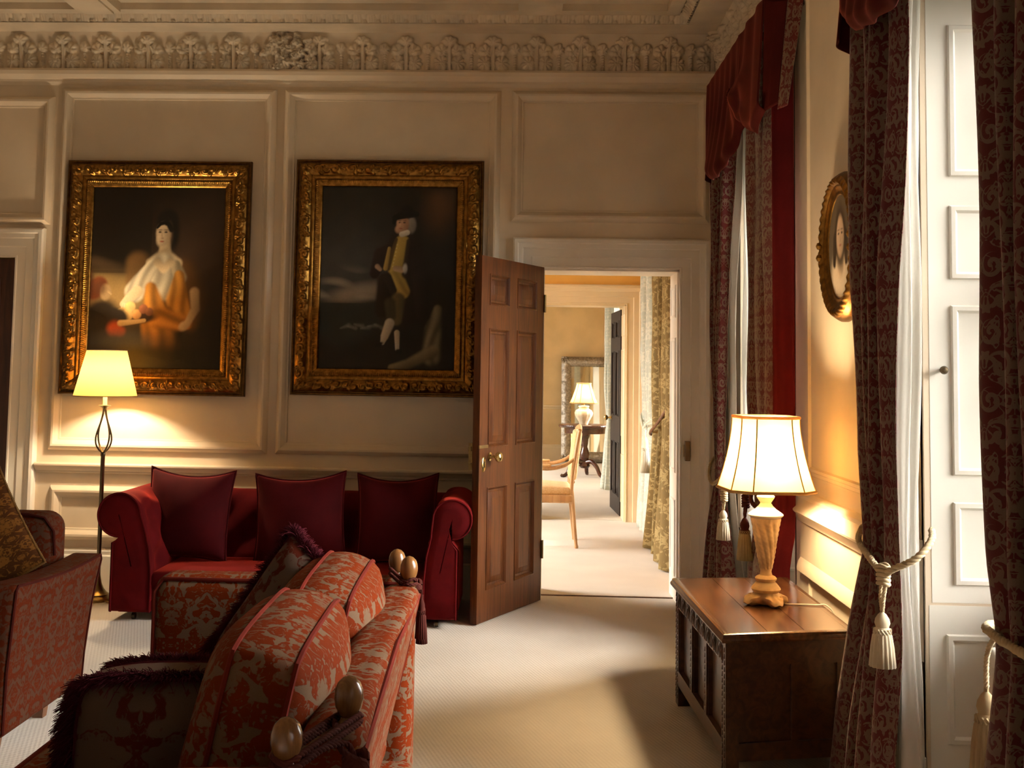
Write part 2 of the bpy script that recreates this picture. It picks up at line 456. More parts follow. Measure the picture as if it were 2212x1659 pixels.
# floors
struct(MB().box(XL, XO, YB, D1 + .16, -.1, 0).build('floor', 'carpet_beige'))
struct(MB().box(-3.6, XO, D1 + .165, D2 + .1, -.1, .002).build('floor_2', 'carpet_beige'))
struct(MB().box(-3.6, XO, D2 + .105, D3 + .2, -.1, .004).build('floor_3', 'carpet_beige'))
struct(MB().box(.1, .945, D1 + .155, D1 + .172, -.005, .006).build('trim_1', 'leg_wood'))
# ceilings
struct(MB().box(XL, XO, YB, D1 + .36, ZC + .02, ZC + .2).build('ceiling', 'plaster_cream'))
struct(MB().box(-3.6, XO, D1B, D3 + .3, 3.4, 3.6).build('ceiling_2', 'plaster_cream'))

def wall_with_openings(name, y0, y1, x0, x1, z1, ops, mat):
    b = MB(); xs = x0
    for (a, c, zt) in sorted(ops):
        b.box(xs, a, y0, y1, 0, z1); b.box(a, c, y0, y1, zt, z1); xs = c
    b.box(xs, x1, y0, y1, 0, z1)
    return struct(b.build(name, mat, smooth=False))
DOOR = (.1, .945, 2.035)
LDOOR = (-4.06, -3.21, 2.075)
# main back wall: room face and far face have their own paint
wall_with_openings('wall_back', D1, D1 + .2, XL, XO, ZC + .2, [LDOOR, DOOR], 'wall_cream')
wall_with_openings('wall_back_far_face', D1 + .2, D1B, -3.6, XO, 3.6, [DOOR], 'wall_gold')
wall_with_openings('wall_middle', D2, D2 + .17, -3.6, XO, 3.6, [DOOR], 'wall_gold')
wall_with_openings('wall_middle_far_face', D2 + .17, D2B, -3.6, XO, 3.6, [DOOR], 'wall_straw')
struct(MB().box(-3.6, XO, D3, D3 + .2, 0, 3.6).build('wall_far', 'wall_straw'))
struct(MB().box(XL - .2, XL, YB, D1 + .2, 0, ZC + .2).build('wall_left', 'wall_cream'))
struct(MB().box(XL - .2, XO, YB - .2, YB, 0, ZC + .2).build('wall_rear', 'wall_cream'))
def left_wall(name, ya, yb, wins, mat):
    b = MB(); y = ya
    for (a, c) in wins:
        b.box(-3.8, -3.6, y, a, 0, 3.6).box(-3.8, -3.6, a, c, 0, .8).box(-3.8, -3.6, a, c, 2.9, 3.6); y = c
    b.box(-3.8, -3.6, y, yb, 0, 3.6); struct(b.build(name, mat, smooth=False))
left_wall('wall_left_2', D1 + .2, D2 + .17, ADDED_SIDE_WINDOWS[:1], 'wall_gold'); left_wall('wall_left_3', D2 + .17, D3 + .2, ADDED_SIDE_WINDOWS[1:], 'wall_straw')
for i, (a, c) in enumerate(ADDED_SIDE_WINDOWS):  # unseen windows put in for extra daylight in the rooms beyond
    b = MB().box(-3.75, -3.7, a, a + .06, .8, 2.9).box(-3.75, -3.7, c - .06, c, .8, 2.9).box(-3.75, -3.7, a, c, .8, .86).box(-3.75, -3.7, a, c, 2.84, 2.9).box(-3.75, -3.7, a, c, 1.8, 1.86)
    wn = struct(b.build('window_%d' % (i + 7), 'trim_white', smooth=False)); MB().box(-3.728, -3.722, a + .05, c - .05, .85, 2.85).build('pane', 'window_glass', wn, smooth=False)
struct(MB().box(-4.5, -3.0, D1 + .3, D1 + .5, 0, 3.0).build('wall_closet', 'wall_cream'))
# window wall with recesses
def window_wall(name, ya, yb, wins, mat, z1):
    b = MB(); y = ya
    for (a, c) in wins:
        b.box(XR, XO, y, a, 0, z1); b.box(XR, XO, a, c, 3.0, z1); b.box(XO - .06, XO, a, c, 0, .72); b.box(XO - .06, XO, a, c, 2.62, 3.0)
        y = c
    b.box(XR, XO, y, yb, 0, z1)
    return struct(b.build(name, mat, smooth=False))
window_wall('wall_right', YB, D1, sorted(WINDOWS[:2] + WINDOWS[5:]), 'wall_cream', ZC + .2)
window_wall('wall_right_2', D1 + .2, D2 + .17, [WINDOWS[2]], 'wall_gold', 3.6)
window_wall('wall_right_3', D2 + .17, D3 + .1, [WINDOWS[3], WINDOWS[4]], 'wall_straw', 3.6)

# sash windows
for i, (a, c) in enumerate(WINDOWS):
    fr = MB(); x0, x1 = XO - .05, XO
    fr.box(x0, x1, a, a + .06, .72, 2.64).box(x0, x1, c - .06, c, .72, 2.64).box(x0, x1, a, c, .72, .80).box(x0, x1, a, c, 2.57, 2.64)
    fr.box(x0 - .02, x1 - .02, a + .06, c - .06, 1.68, 1.74)
    for k in (1, 2):
        y = a + (c - a) * k / 3; fr.box(x0 + .01, x1 - .01, y - .011, y + .011, .8, 2.58)
    for z in (1.13, 1.47, 2.1, 2.35): fr.box(x0 + .01, x1 - .01, a + .06, c - .06, z - .011, z + .011)
    wn = struct(fr.build('window_%d' % (i + 1), 'trim_white', smooth=False))
    MB().box(x0 + .022, x0 + .028, a + .05, c - .05, .79, 2.58).build('pane', 'window_glass', wn, smooth=False)
    MB().box(XR + .02, XO - .05, a, c, .70, .735).build('window_sill', 'trim_white', wn, smooth=False) if i > 1 else None

# ---- mouldings -----------------------------------------------------
BOL = [(0, 0), (.004, .016), (.014, .032), (.026, .040), (.038, .038), (.050, .028), (.060, .014), (.066, .011), (.071, .011), (.074, .001), (.08, 0)]
tn = [2]
def frame_sweep(b, prof, o, ex, ey, n, w, h, flip=False):
    """moulding round a rectangle; prof (inward distance, height); o corner, ex/ey unit vectors, n out of the wall"""
    o, ex, ey, n = (np.array(q, float) for q in (o, ex, ey, n))
    path = [(o, ex + ey, n), (o + ex * w, -ex + ey, n), (o + ex * w + ey * h, -ex - ey, n), (o + ey * h, ex - ey, n)]
    b.sweep(prof, path, closed=True); return b
def wall_panel(x0, x1, z0, z1, y=D1, mat='wall_cream', prof=BOL):
    b = frame_sweep(MB(), prof, (x0, y, z0), (1, 0, 0), (0, 0, 1), (0, -1, 0), x1 - x0, z1 - z0)
    o = struct(b.build('trim_%d' % tn[0], mat, angle=25)); tn[0] += 1; return o
wall_panel(-2.985, -1.60, .855, 3.155)
wall_panel(-1.55, -.175, .855, 3.155)
wall_panel(-.105, 1.125, 2.325, 3.155)
wall_panel(-4.3, -3.035, 2.275, 3.10)
wall_panel(-2.96, -1.61, .30, .635)
wall_panel(-1.54, -.18, .30, .635)
def side_panel(y0, y1, z0, z1, prof=BOL):
    b = frame_sweep(MB(), prof, (XR, y0, z0), (0, 1, 0), (0, 0, 1), (-1, 0, 0), y1 - y0, z1 - z0)
    o = struct(b.build('trim_%d' % tn[0], 'wall_cream', angle=25)); tn[0] += 1
FLAT = [(0, 0), (.004, .006), (.018, .008), (.022, .012), (.034, .012), (.04, 0)]
side_panel(3.72, 5.06, .97, 3.15, FLAT); side_panel(3.72, 5.06, .27, .63, FLAT)

def run(prof, p0, p1, out, name, mat='wall_cream', caps=True):
    """profile (out, z) swept between two points"""
    b = MB(); p0 = np.array(p0, float); p1 = np.array(p1, float); out = np.array(out, float)
    b.sweep(prof, [(p0, out, (0, 0, 1)), (p1, out, (0, 0, 1))])
    if caps:
        n = len(prof); b.f.append(tuple(range(n))); b.f.append(tuple(range(n, 2 * n))[::-1])
    o = struct(b.build(name, mat, angle=25)); return o
RAIL = [(0, .062), (.03, .064), (.052, .062), (.058, .055), (.057, .046), (.050, .042), (.042, .03), (.030, .018), (.022, .014), (.020, .004), (.014, 0), (0, -.002)]
run(RAIL, (-3.05, D1, .715), (-.10, D1, .715), (0, -1, 0), 'trim_%d' % tn[0]); tn[0] += 1
RAIL2 = [(0, .16), (.012, .158), (.03, .145), (.03, .13), (.05, .10), (.062, .085), (.062, .078), (.05, .065), (.04, .05), (.03, .04), (.026, .03), (.012, .022), (.012, -.13), (.022, -.145), (.03, -.17), (.03, -.185), (.012, -.20), (0, -.205)]
for (ya, yb) in ((3.64, 5.17), (.57, 2.22), (-1.55, -.77), (6.66, 7.19)):
    run(RAIL2, (XR, ya, .74), (XR, yb, .74), (-1, 0, 0), 'trim_%d' % tn[0]); tn[0] += 1
BASE = [(0, .255), (.012, .25), (.02, .235), (.018, .215), (.026, .205), (.026, .19), (.026, 0), (0, 0)]
run(BASE, (-3.05, D1, 0), (-.10, D1, 0), (0, -1, 0), 'baseboard_back', 'trim_white')
for k, (ya, yb) in enumerate(((3.63, 5.31), (.57, 2.24), (-1.55, -.77), (6.66, 7.19))):
    run(BASE, (XR, ya, 0), (XR, yb, 0), (-1, 0, 0), 'baseboard_right' + ('' if k == 0 else '_%d' % k), 'trim_white')
run(BASE, (XL, D1, 0), (-4.25, D1, 0), (0, -1, 0), 'baseboard_back_2', 'trim_white')
# the moulding under the frieze
CY = [(0, .105), (.05, .10), (.058, .085), (.052, .062), (.036, .045), (.022, .034), (.02, .02), (.008, .01), (0, 0)]
run(CY, (XL, D1, 3.175), (XR, D1, 3.175), (0, -1, 0), 'trim_%d' % tn[0]); tn[0] += 1
run(CY, (XR, YB, 3.175), (XR, D1, 3.175), (-1, 0, 0), 'trim_%d' % tn[0]); tn[0] += 1
# door casings
CAS = [(0, 0), (0, .036), (.010, .046), (.028, .048), (.036, .036), (.06, .03), (.066, .024), (.115, .024), (.12, .016), (.172, .016), (.176, .022), (.185, .022), (.187, 0)]
def casing(x0, x1, zt, y, s, mat):
    """U shaped architrave round an opening; profile measured inward from the outer edge"""
    wd = .187; b = MB(); o = np.array
    X0, X1, Z = x0 - wd, x1 + wd, zt + wd
    path = [(o((X0, y, 0)), o((1, 0, 0)), o((0, s, 0))), (o((X0, y, Z)), o((1, 0, -1)), o((0, s, 0))),
            (o((X1, y, Z)), o((-1, 0, -1)), o((0, s, 0))), (o((X1, y, 0)), o((-1, 0, 0)), o((0, s, 0)))]
    b.sweep(CAS, path); r = struct(b.build('trim_%d' % tn[0], mat, angle=25)); tn[0] += 1; return r
casing(*DOOR, D1, -1, 'trim_white'); casing(*DOOR, D1B, 1, 'trim_ivory')
casing(*DOOR, D2, -1, 'trim_ivory'); casing(*DOOR, D2B, 1, 'trim_ivory')
casing(-4.06, -3.245, 2.06, D1, -1, 'trim_white')
# panelled door linings
def lining(y0, y1, mat):
    b = MB(); x0, x1, zt = DOOR; t = .012
    b.box(x1 - t, x1 + .002, y0, y1, 0, zt); b.box(x0 - .002, x0 + t, y0, y1, 0, zt); b.box(x0, x1, y0, y1, zt - t, zt + .002)
    for z0, z1 in ((.15, .62), (.78, 1.62), (1.74, 1.95)):
        frame_sweep(b, [(0, 0), (.006, .008), (.02, .006), (.03, -.006), (.034, 0)], (x1 - t, y0 + .05, z0), (0, 1, 0), (0, 0, 1), (-1, 0, 0), y1 - y0 - .1, z1 - z0)
    r = struct(b.build('trim_%d' % tn[0], mat, angle=25)); tn[0] += 1
lining(D1 + .002, D1B - .002, 'trim_white'); lining(D2 + .002, D2B - .002, 'trim_ivory')
# skirting and rails beyond
run(BASE, (-3.6, D3, 0), (XR, D3, 0), (0, -1, 0), 'baseboard_far', 'trim_ivory')
run(RAIL, (-3.6, D3, .80), (XR, D3, .80), (0, -1, 0), 'trim_%d' % tn[0], 'trim_ivory'); tn[0] += 1
run(BASE, (-3.6, D2, 0), (-.1, D2, 0), (0, -1, 0), 'baseboard_middle', 'trim_ivory')
run(BASE, (XR, D1B + .3, 0), (XR, WINDOWS[2][0], 0), (-1, 0, 0), 'baseboard_right_3', 'trim_ivory')
run(BASE, (XR, WINDOWS[2][1], 0), (XR, D2, 0), (-1, 0, 0), 'baseboard_right_4', 'trim_ivory')
b = frame_sweep(MB(), FLAT, (-2.0, D2, 2.42), (1, 0, 0), (0, 0, 1), (0, -1, 0), 2.86, .7); struct(b.build('trim_%d' % tn[0], 'wall_gold')); tn[0] += 1

# ---- acanthus frieze and cornice -------------------------------------
def dome(dx, dy, rx, ry, h):
    d = (dx / rx) ** 2 + (dy / ry) ** 2
    return h * np.sqrt(np.clip(1 - d, 0, 1))
def acanthus(s, t, P=.275):
    """relief height of a palmette frieze; s metres along, t 0..1 up"""
    x = ((s / P + .5) % 1.0) - .5                        # tall leaf at 0
    xs = ((s / P) % 1.0) - .5                            # short leaf between
    wob = .012 * np.sin(s * 97) * np.sin(t * 21 + s * 13)
    H = np.zeros_like(s)
    ang = np.arctan2(t - .72, x)
    fan = dome(x + wob, t - .79, .185 + .012 * np.cos(ang * 9), .13 + .012 * np.cos(ang * 9), .9) * (.72 + .28 * np.abs(np.cos(ang * 5)))
    stem = np.where(t < .80, (1 - sstep(.025, .055, np.abs(x))) * .6, 0) * (1 - .4 * (1 - sstep(.0, .018, np.abs(x))))
    H = np.maximum(H, np.maximum(fan, stem))
    for sg in (-1, 1):
        a2 = np.arctan2(t - .5, x * sg - .16)
        H = np.maximum(H, dome(x * sg - .195 + wob, t - .56, .15, .17 + .02 * np.cos(a2 * 8), .8) * (.62 + .38 * np.abs(np.cos(a2 * 4))))
        H = np.maximum(H, dome(x * sg - .22, t - .47, .07, .08, .95))
        a3 = np.arctan2(t - .2, x * sg - .18)
        H = np.maximum(H, dome(x * sg - .20 + wob, t - .21, .15 + .015 * np.cos(a3 * 9), .25, .95) * (.58 + .42 * np.abs(np.cos(a3 * 5))))
        H = np.maximum(H, dome(x * sg - .12, t - .10, .06, .12, .7))
    a4 = np.arctan2(t - .52, xs)
    H = np.maximum(H, dome(xs + wob, t - .60, .115 + .012 * np.cos(a4 * 9), .155, .75) * (.66 + .34 * np.abs(np.cos(a4 * 5))))
    H = np.maximum(H, (1 - sstep(.02, .05, np.abs(xs))) * .55 * (t < .6) * (.7 + .3 * np.sin(t * 95)))
    return H
def leafband(s, t, P=.085):
    x = ((s / P + .5) % 1.0) - .5; xs = ((s / P) % 1.0) - .5
    H = dome(x, t - .42, .36, .55, 1.0) * (.6 + .4 * np.abs(np.cos(x * 17)))
    H = np.maximum(H, dome(xs, t - .7, .2, .35, .8)); return np.maximum(H, dome(xs, t - .1, .15, .25, .7))
def flowers(s, t, s0, half=.17, seed=3):
    r = np.random.default_rng(seed); H = np.zeros_like(s)
    for k in range(46):
        cx = r.normal(0, half * .45); cy = np.clip(r.normal(.52, .28), .04, 1.0); rr = r.uniform(.014, .034)
        dx = s - s0 - cx; dy = (t - cy) * .235
        a = np.arctan2(dy, dx) + r.uniform(0, 6); rad = rr * (1 + .25 * np.cos(a * r.integers(3, 6)))
        d = np.sqrt(dx * dx + dy * dy) / rad
        h = r.uniform(.9, 1.9) * np.sqrt(np.clip(1 - d * d, 0, 1)) * (.65 + .35 * np.abs(np.cos(d * 7)))
        H = np.maximum(H, h)
    return H
def relief_run(name, p0, p1, out, z0, z1, lean, fn, depth, ds=.005, dt=56, mat='plaster_cream', base=0.0):
    """relief strip along p0->p1, from z0 to z1; base+lean*t is how far it stands off"""
    p0 = np.array(p0, float); p1 = np.array(p1, float); out = np.array(out, float)
    L = np.linalg.norm(p1 - p0); ns = int(L / ds); e = (p1 - p0) / L
    s = np.linspace(0, L, ns)[:, None] * np.ones((1, dt)); t = np.ones((ns, 1)) * np.linspace(0, 1, dt)[None, :]
    H = np.clip(fn(s, t), 0, 2) ** .7 * depth
    off = base + lean * t * t + H
    P = p0[None, None] + e[None, None] * s[..., None] + out[None, None] * off[..., None]
    P[..., 2] = z0 + (z1 - z0) * t
    return struct(MB().grid(P).build(name, mat, angle=180))
XF = -4.2
relief_run('trim_%d' % tn[0], (XF, D1, 0), (XR - .05, D1, 0), (0, -1, 0), 3.275, 3.505, .06,
           lambda s, t: np.maximum(acanthus(s - .12, t), flowers(s, t, -1.53 - XF)), .046, base=.012); tn[0] += 1
relief_run('trim_%d' % tn[0], (XR, D1 - .05, 0), (XR, 2.6, 0), (-1, 0, 0), 3.275, 3.505, .06,
           lambda s, t: np.maximum(acanthus(s, t), flowers(s, t, .06, .12, 5)), .046, ds=.008, base=.012); tn[0] += 1
struct(MB().box(XL, XR, 6.93, D1, 3.505, ZC + .02).box(.96, XR, YB, 6.93, 3.505, ZC + .02).build('trim_%d' % tn[0], 'plaster_cream', smooth=False)); tn[0] += 1
relief_run('trim_%d' % tn[0], (XF, 6.93, 0), (.96, 6.93, 0), (0, -1, 0), 3.508, 3.562, .045, leafband, .016, ds=.005, dt=14, base=.004); tn[0] += 1
relief_run('trim_%d' % tn[0], (.96, 6.93, 0), (.96, 3.0, 0), (-1, 0, 0), 3.508, 3.562, .045, leafband, .016, ds=.007, dt=14, base=.004); tn[0] += 1
b = MB().box(XF, .90, 6.80, 6.885, 3.548, ZC + .02).box(.82, .90, 2.6, 6.80, 3.548, ZC + .02)
for x in (-2.62, .06): b.box(x - .13, x + .13, 3.0, 6.80, 3.53, ZC + .02).box(x - .09, x + .09, 3.0, 6.80, 3.518, 3.53)
struct(b.build('trim_%d' % tn[0], 'plaster_cream', smooth=False)); tn[0] += 1

# ---- panelled leaves ---------------------------------------------------
def panel_leaf(b, w, h, t, cols, rows, M=None):
    """a panelled door leaf in its own frame: x 0..w, y -t..0, z 0..h; mouldings on both faces"""
    xs = [0] + [c for p in cols for c in p] + [w]; q = MB()
    for i in range(0, len(xs), 2): q.box(xs[i], xs[i + 1], -t, 0, 0, h)
    zs = [0] + [c for p in rows for c in p] + [h]
    for (a, c) in cols:
        for i in range(0, len(zs), 2): q.box(a, c, -t, 0, zs[i], zs[i + 1])
        for (z0, z1) in rows:
            q.box(a, c, -t + .014, -.014, z0, z1)
            pr = [(0, 0), (.0, .003), (.006, .005), (.012, -.001), (.018, -.011), (.03, -.012)]
            fl = [(.03, -.013), (.034, -.010), (.062, -.0055), (.064, -.004)]
            pw, ph = c - a, z1 - z0
            for (yy, sg) in ((-t, -1), (0, 1)):
                frame_sweep(q, pr, (a, yy, z0), (1, 0, 0), (0, 0, 1), (0, sg, 0), pw, ph)
                if min(pw, ph) > .14:
                    frame_sweep(q, fl, (a, yy, z0), (1, 0, 0), (0, 0, 1), (0, sg, 0), pw, ph)
                    ya = yy + sg * -.004; m = .064
                    q.add([(a + m, ya, z0 + m), (c - m, ya, z0 + m), (c - m, ya, z1 - m), (a + m, ya, z1 - m)], [(0, 1, 2, 3)])
    V = np.concatenate(q.v)
    if M is not None: V = np.array([list(M @ Vector(p)) for p in V])
    b.add(V, q.f); return b
# main door, hinged on the left jamb and standing open into the room
DM = Matrix.Translation((.108, D1 - .03, .008)) @ Matrix.Rotation(math.atan2(-.72, -.352), 4, 'Z')
DW = .815
cols = [(.105, .365), (.47, .715)]; rows = [(.17, .735), (.955, 1.625), (1.755, 1.935)]
# leaf x runs from hinge to lock side; the visible face is on the +y side of the leaf frame
door = struct(panel_leaf(MB(), DW, 2.03, .042, cols, rows, DM).build('door_1', 'oak_door', angle=30))
def dpt(x, y, z): return tuple(DM @ Vector((x, y, z)))
def lathe_on(M, prof, seg=20):
    b = MB(); q = MB().lathe(prof, seg=seg); V = np.array([list(M @ Vector(p)) for p in np.concatenate(q.v)]); b.add(V, q.f); return b
KN = [(.024, 0), (.024, .004), (.012, .008), (.009, .02), (.008, .034), (.016, .040), (.026, .048), (.030, .058), (.028, .068), (.018, .076), (.004, .079)]
Mk = DM @ Matrix.Translation((DW - .125, 0, .905)) @ Matrix.Rotation(-PI / 2, 4, 'X')
tag(lathe_on(Mk, KN).build('knob', 'polished_brass', door), 'polished brass door knob')
Mk2 = DM @ Matrix.Translation((DW - .125, -.042, .905)) @ Matrix.Rotation(PI / 2, 4, 'X')
lathe_on(Mk2, KN).build('knob', 'polished_brass', door)
b = MB(); q = MB().lathe([(.001, .006), (.018, .006), (.022, .003), (.023, 0)], seg=20); V = np.concatenate(q.v); V[:, 1] *= 1.9
b.add(np.array([list(DM @ Matrix.Translation((DW - .052, 0, .865)) @ Matrix.Rotation(-PI / 2, 4, 'X') @ Vector(p)) for p in V]), q.f)
ek = b.build('keyhole_plate', 'polished_brass', door)
b = MB(); hexp = [(DW - .055, .0055, .848), (DW - .049, .0055, .848), (DW - .049, .0075, .848), (DW - .055, .0075, .848)]
b.hexa([dpt(x, y, z) for x, y, z in hexp] + [dpt(x, y, z + .034) for x, y, z in hexp]); b.build('keyhole', 'iron_black', ek, smooth=False)
b = MB()
def dbox(b, x0, x1, y0, y1, z0, z1):
    P = [(x0, y0), (x1, y0), (x1, y1), (x0, y1)]
    b.hexa([dpt(x, y, z0) for x, y in P] + [dpt(x, y, z1) for x, y in P]); return b
dbox(b, DW - .10, DW + .004, -.001, .004, .955, .972); tag(b.build('latch_plate', 'antique_brass', door, smooth=False))
b = MB(); dbox(b, DW - .16, DW + .002, -.066, -.042, .835, .985); dbox(b, DW - .03, DW + .012, -.062, -.046, .94, .965); dbox(b, DW - .03, DW + .012, -.062, -.046, .85, .875)
b.build('rim_lock', 'antique_brass', door, smooth=False)
for z in (.25, 1.75):
    b = MB(); b.tube([dpt(-.004, .006, z), dpt(-.004, .006, z + .11)], .008, 10); b.build('hinge', 'antique_brass', door)
# left door, closed in its frame
LM = Matrix.Translation((-3.245, D1 + .075, .008)) @ Matrix.Rotation(PI, 4, 'Z')
d2 = struct(panel_leaf(MB(), .80, 2.05, .042, [(.12, .36), (.46, .69)], rows, LM).build('door_2', 'mahogany_door', angle=30))
for z in (1.62, .25):
    b = MB().box(-3.262, -3.243, D1 + .018, D1 + .032, z, z + .17).tube([(-3.246, D1 + .014, z), (-3.246, D1 + .014, z + .17)], .008, 8)
    b.build('hinge', 'iron_black', d2)
# dark door in the second doorway, opened into the far room
M3 = Matrix.Translation((.925, D2B + .03, .008)) @ Matrix.Rotation(math.radians(92.5), 4, 'Z')
d3 = struct(panel_leaf(MB(), .80, 2.0, .045, [(.105, .365), (.47, .695)], [(.17, .7), (.95, 1.6), (1.73, 1.9)], M3).build('door_3', 'dark_door', angle=30))
Mk = M3 @ Matrix.Translation((.70, 0, .92)) @ Matrix.Rotation(-PI / 2, 4, 'X'); lathe_on(Mk, KN).build('knob', 'polished_brass', d3)
# lock keeper on the casing
kp = MB().rbox(.975, 1.008, D1 - .062, D1 - .02, .865, .985, .004).box(.967, .979, D1 - .05, D1 - .03, .89, .965)
o = kp.build('lock_keeper', 'dark_bronze', loc=(.99, D1 - .04, .865), weld=True)
tag(o, 'small dark metal lock keeper on the white door casing right of the doorway', 'lock keeper')

# ---- window reveals with folding shutters ---------------------------------
RP = [(0, 0), (.004, .008), (.016, .010), (.022, .002), (.03, -.006)]
RF = [(.03, -.006), (.055, -.001), (.057, 0)]
def reveal(y, s, z_split=.71):
    """shutter box in a window jamb at plane y, facing -s*y"""
    x0, x1 = XR + .01, XO - .05
    b = MB().box(x0 + .009, x1, min(y, y + s * .02), max(y, y + s * .02), z_split + .008, 2.99)
    n = (0, -s, 0)
    for (z0, z1) in ((2.02, 2.50), (1.70, 1.93), (1.10, 1.62), (.77, 1.02)):
        for (a, c) in ((x0 + .075, x0 + .235), (x0 + .265, x1 - .02)):
            frame_sweep(b, RP, (a, y, z0), (1, 0, 0), (0, 0, 1), n, c - a, z1 - z0)
            frame_sweep(b, RF, (a, y, z0), (1, 0, 0), (0, 0, 1), n, c - a, z1 - z0)
    o = struct(b.build('trim_%d' % tn[0], 'shutter_white', angle=25)); tn[0] += 1
    struct(MB().box(XR - .0, x1, min(y + s * .012, y + s * .03), max(y + s * .012, y + s * .03), .1, 2.99).build('trim_%d' % tn[0], 'dark_door', smooth=False)); tn[0] += 1  # dark backing colours in the shadow of the gap round the shutter
    b = MB().box(x0, x1, min(y, y + s * .02), max(y, y + s * .02), .0, z_split)
    frame_sweep(b, RP, (x0 + .05, y, .30), (1, 0, 0), (0, 0, 1), n, x1 - x0 - .1, .325)
    frame_sweep(b, RF, (x0 + .05, y, .30), (1, 0, 0), (0, 0, 1), n, x1 - x0 - .1, .325)
    struct(b.build('trim_%d' % tn[0], 'shutter_white', angle=25)); tn[0] += 1
    return o
for (a, c) in WINDOWS[:2]:
    r = reveal(c - .001, 1)
    tag(MB().lathe([(.006, 0), (.006, .012), (.012, .018), (.013, .024), (.009, .031), (.001, .033)], seg=16).build('knob_tmp', 'dark_bronze'), None)
    k = bpy.data.objects['knob_tmp']; k.name = 'shutter_knob'; k.parent = r
    k.location = (XR + .055, c - .001, 1.42); k.rotation_euler = (PI / 2, 0, 0)
    reveal(a + .001, -1)
for (a, c) in WINDOWS[2:]:
    struct(MB().box(XR + .005, XO - .05, c - .01, c, 0, 3.0).box(XR + .005, XO - .05, a, a + .01, 0, 3.0).build('trim_%d' % tn[0], 'shutter_white', smooth=False)); tn[0] += 1

# ================================================================== PAINTINGS
def ell(U, V, cx, cy, rx, ry, rot=0., soft=.25):
    c, s = math.cos(rot), math.sin(rot); dx, dy = U - cx, V - cy
    d = np.sqrt(((dx * c + dy * s) / rx) ** 2 + ((-dx * s + dy * c) / ry) ** 2)
    return 1 - sstep(1 - soft, 1 + soft, d)
def cap(U, V, pts, rs, asp=1.3, soft=.3):
    """tapered brush stroke through points (u, v); radii in u units"""
    m = np.zeros_like(U)
    for (a, b, ra, rb) in zip(pts[:-1], pts[1:], rs[:-1], rs[1:]):
        ax, ay, bx, by = a[0], a[1] * asp, b[0], b[1] * asp
        dx, dy = bx - ax, by - ay; L = dx * dx + dy * dy + 1e-9
        t = np.clip(((U - ax) * dx + (V * asp - ay) * dy) / L, 0, 1)
        d = np.hypot(U - ax - t * dx, V * asp - ay - t * dy) / (ra + (rb - ra) * t)
        m = np.maximum(m, 1 - sstep(1 - soft, 1 + soft, d))
    return m
def vnoise(U, V, f, seed):
    r = np.random.default_rng(seed); o = np.zeros_like(U)
    for k in range(5):
        a, b, p = r.normal(0, f, 3); o += np.sin(U * a + V * b + p * 3)
    return o / 5
class Pic:
    def __init__(s, nx, ny, base):
        s.U, s.V = np.meshgrid(np.linspace(0, 1, nx), np.linspace(0, 1, ny), indexing='ij')
        s.C = np.ones((nx, ny, 3)) * np.array(base)
    def put(s, m, col, a=1.0):
        m = (m * a)[..., None]; s.C = s.C * (1 - m) + np.array(col) * m
    def e(s, cx, cy, rx, ry, col, a=1., rot=0., soft=.25, sh=.35):
        m = ell(s.U, s.V, cx, cy, rx, ry, rot, soft); k = np.clip(1 + sh * (-(s.U - cx) / rx * .7 + (s.V - cy) / ry * .6), .25, 1.6)
        s.mix(m * a, np.array(col)[None, None] * k[..., None])
    def mix(s, m, C): s.C = s.C * (1 - m[..., None]) + C * m[..., None]
    def c(s, pts, rs, col, a=1., soft=.3, sh=.35, fold=0, freq=60., seed=1):
        m = cap(s.U, s.V, pts, rs, soft=soft); P = np.array(pts, float); d0 = P[-1] - P[0]; L = np.hypot(*d0) + 1e-6; nx, ny = d0[1] / L, -d0[0] / L
        if nx > 0: nx, ny = -nx, -ny
        mid = P.mean(0); off = ((s.U - mid[0]) * nx + (s.V - mid[1]) * ny) / max(rs); k = 1 + sh * np.clip(off, -1.3, 1.3)
        if fold:
            w_ = ((s.U - mid[0]) * nx + (s.V - mid[1]) * ny) + .03 * vnoise(s.U, s.V, 9, seed) + .02 * np.sin(s.V * 17 + seed)
            k = k * (1 + fold * np.sin(w_ * freq + 2.2 * vnoise(s.U, s.V, 7, seed + 3)))
        s.mix(m * a, np.array(col)[None, None] * np.clip(k, .15, 2.2)[..., None])
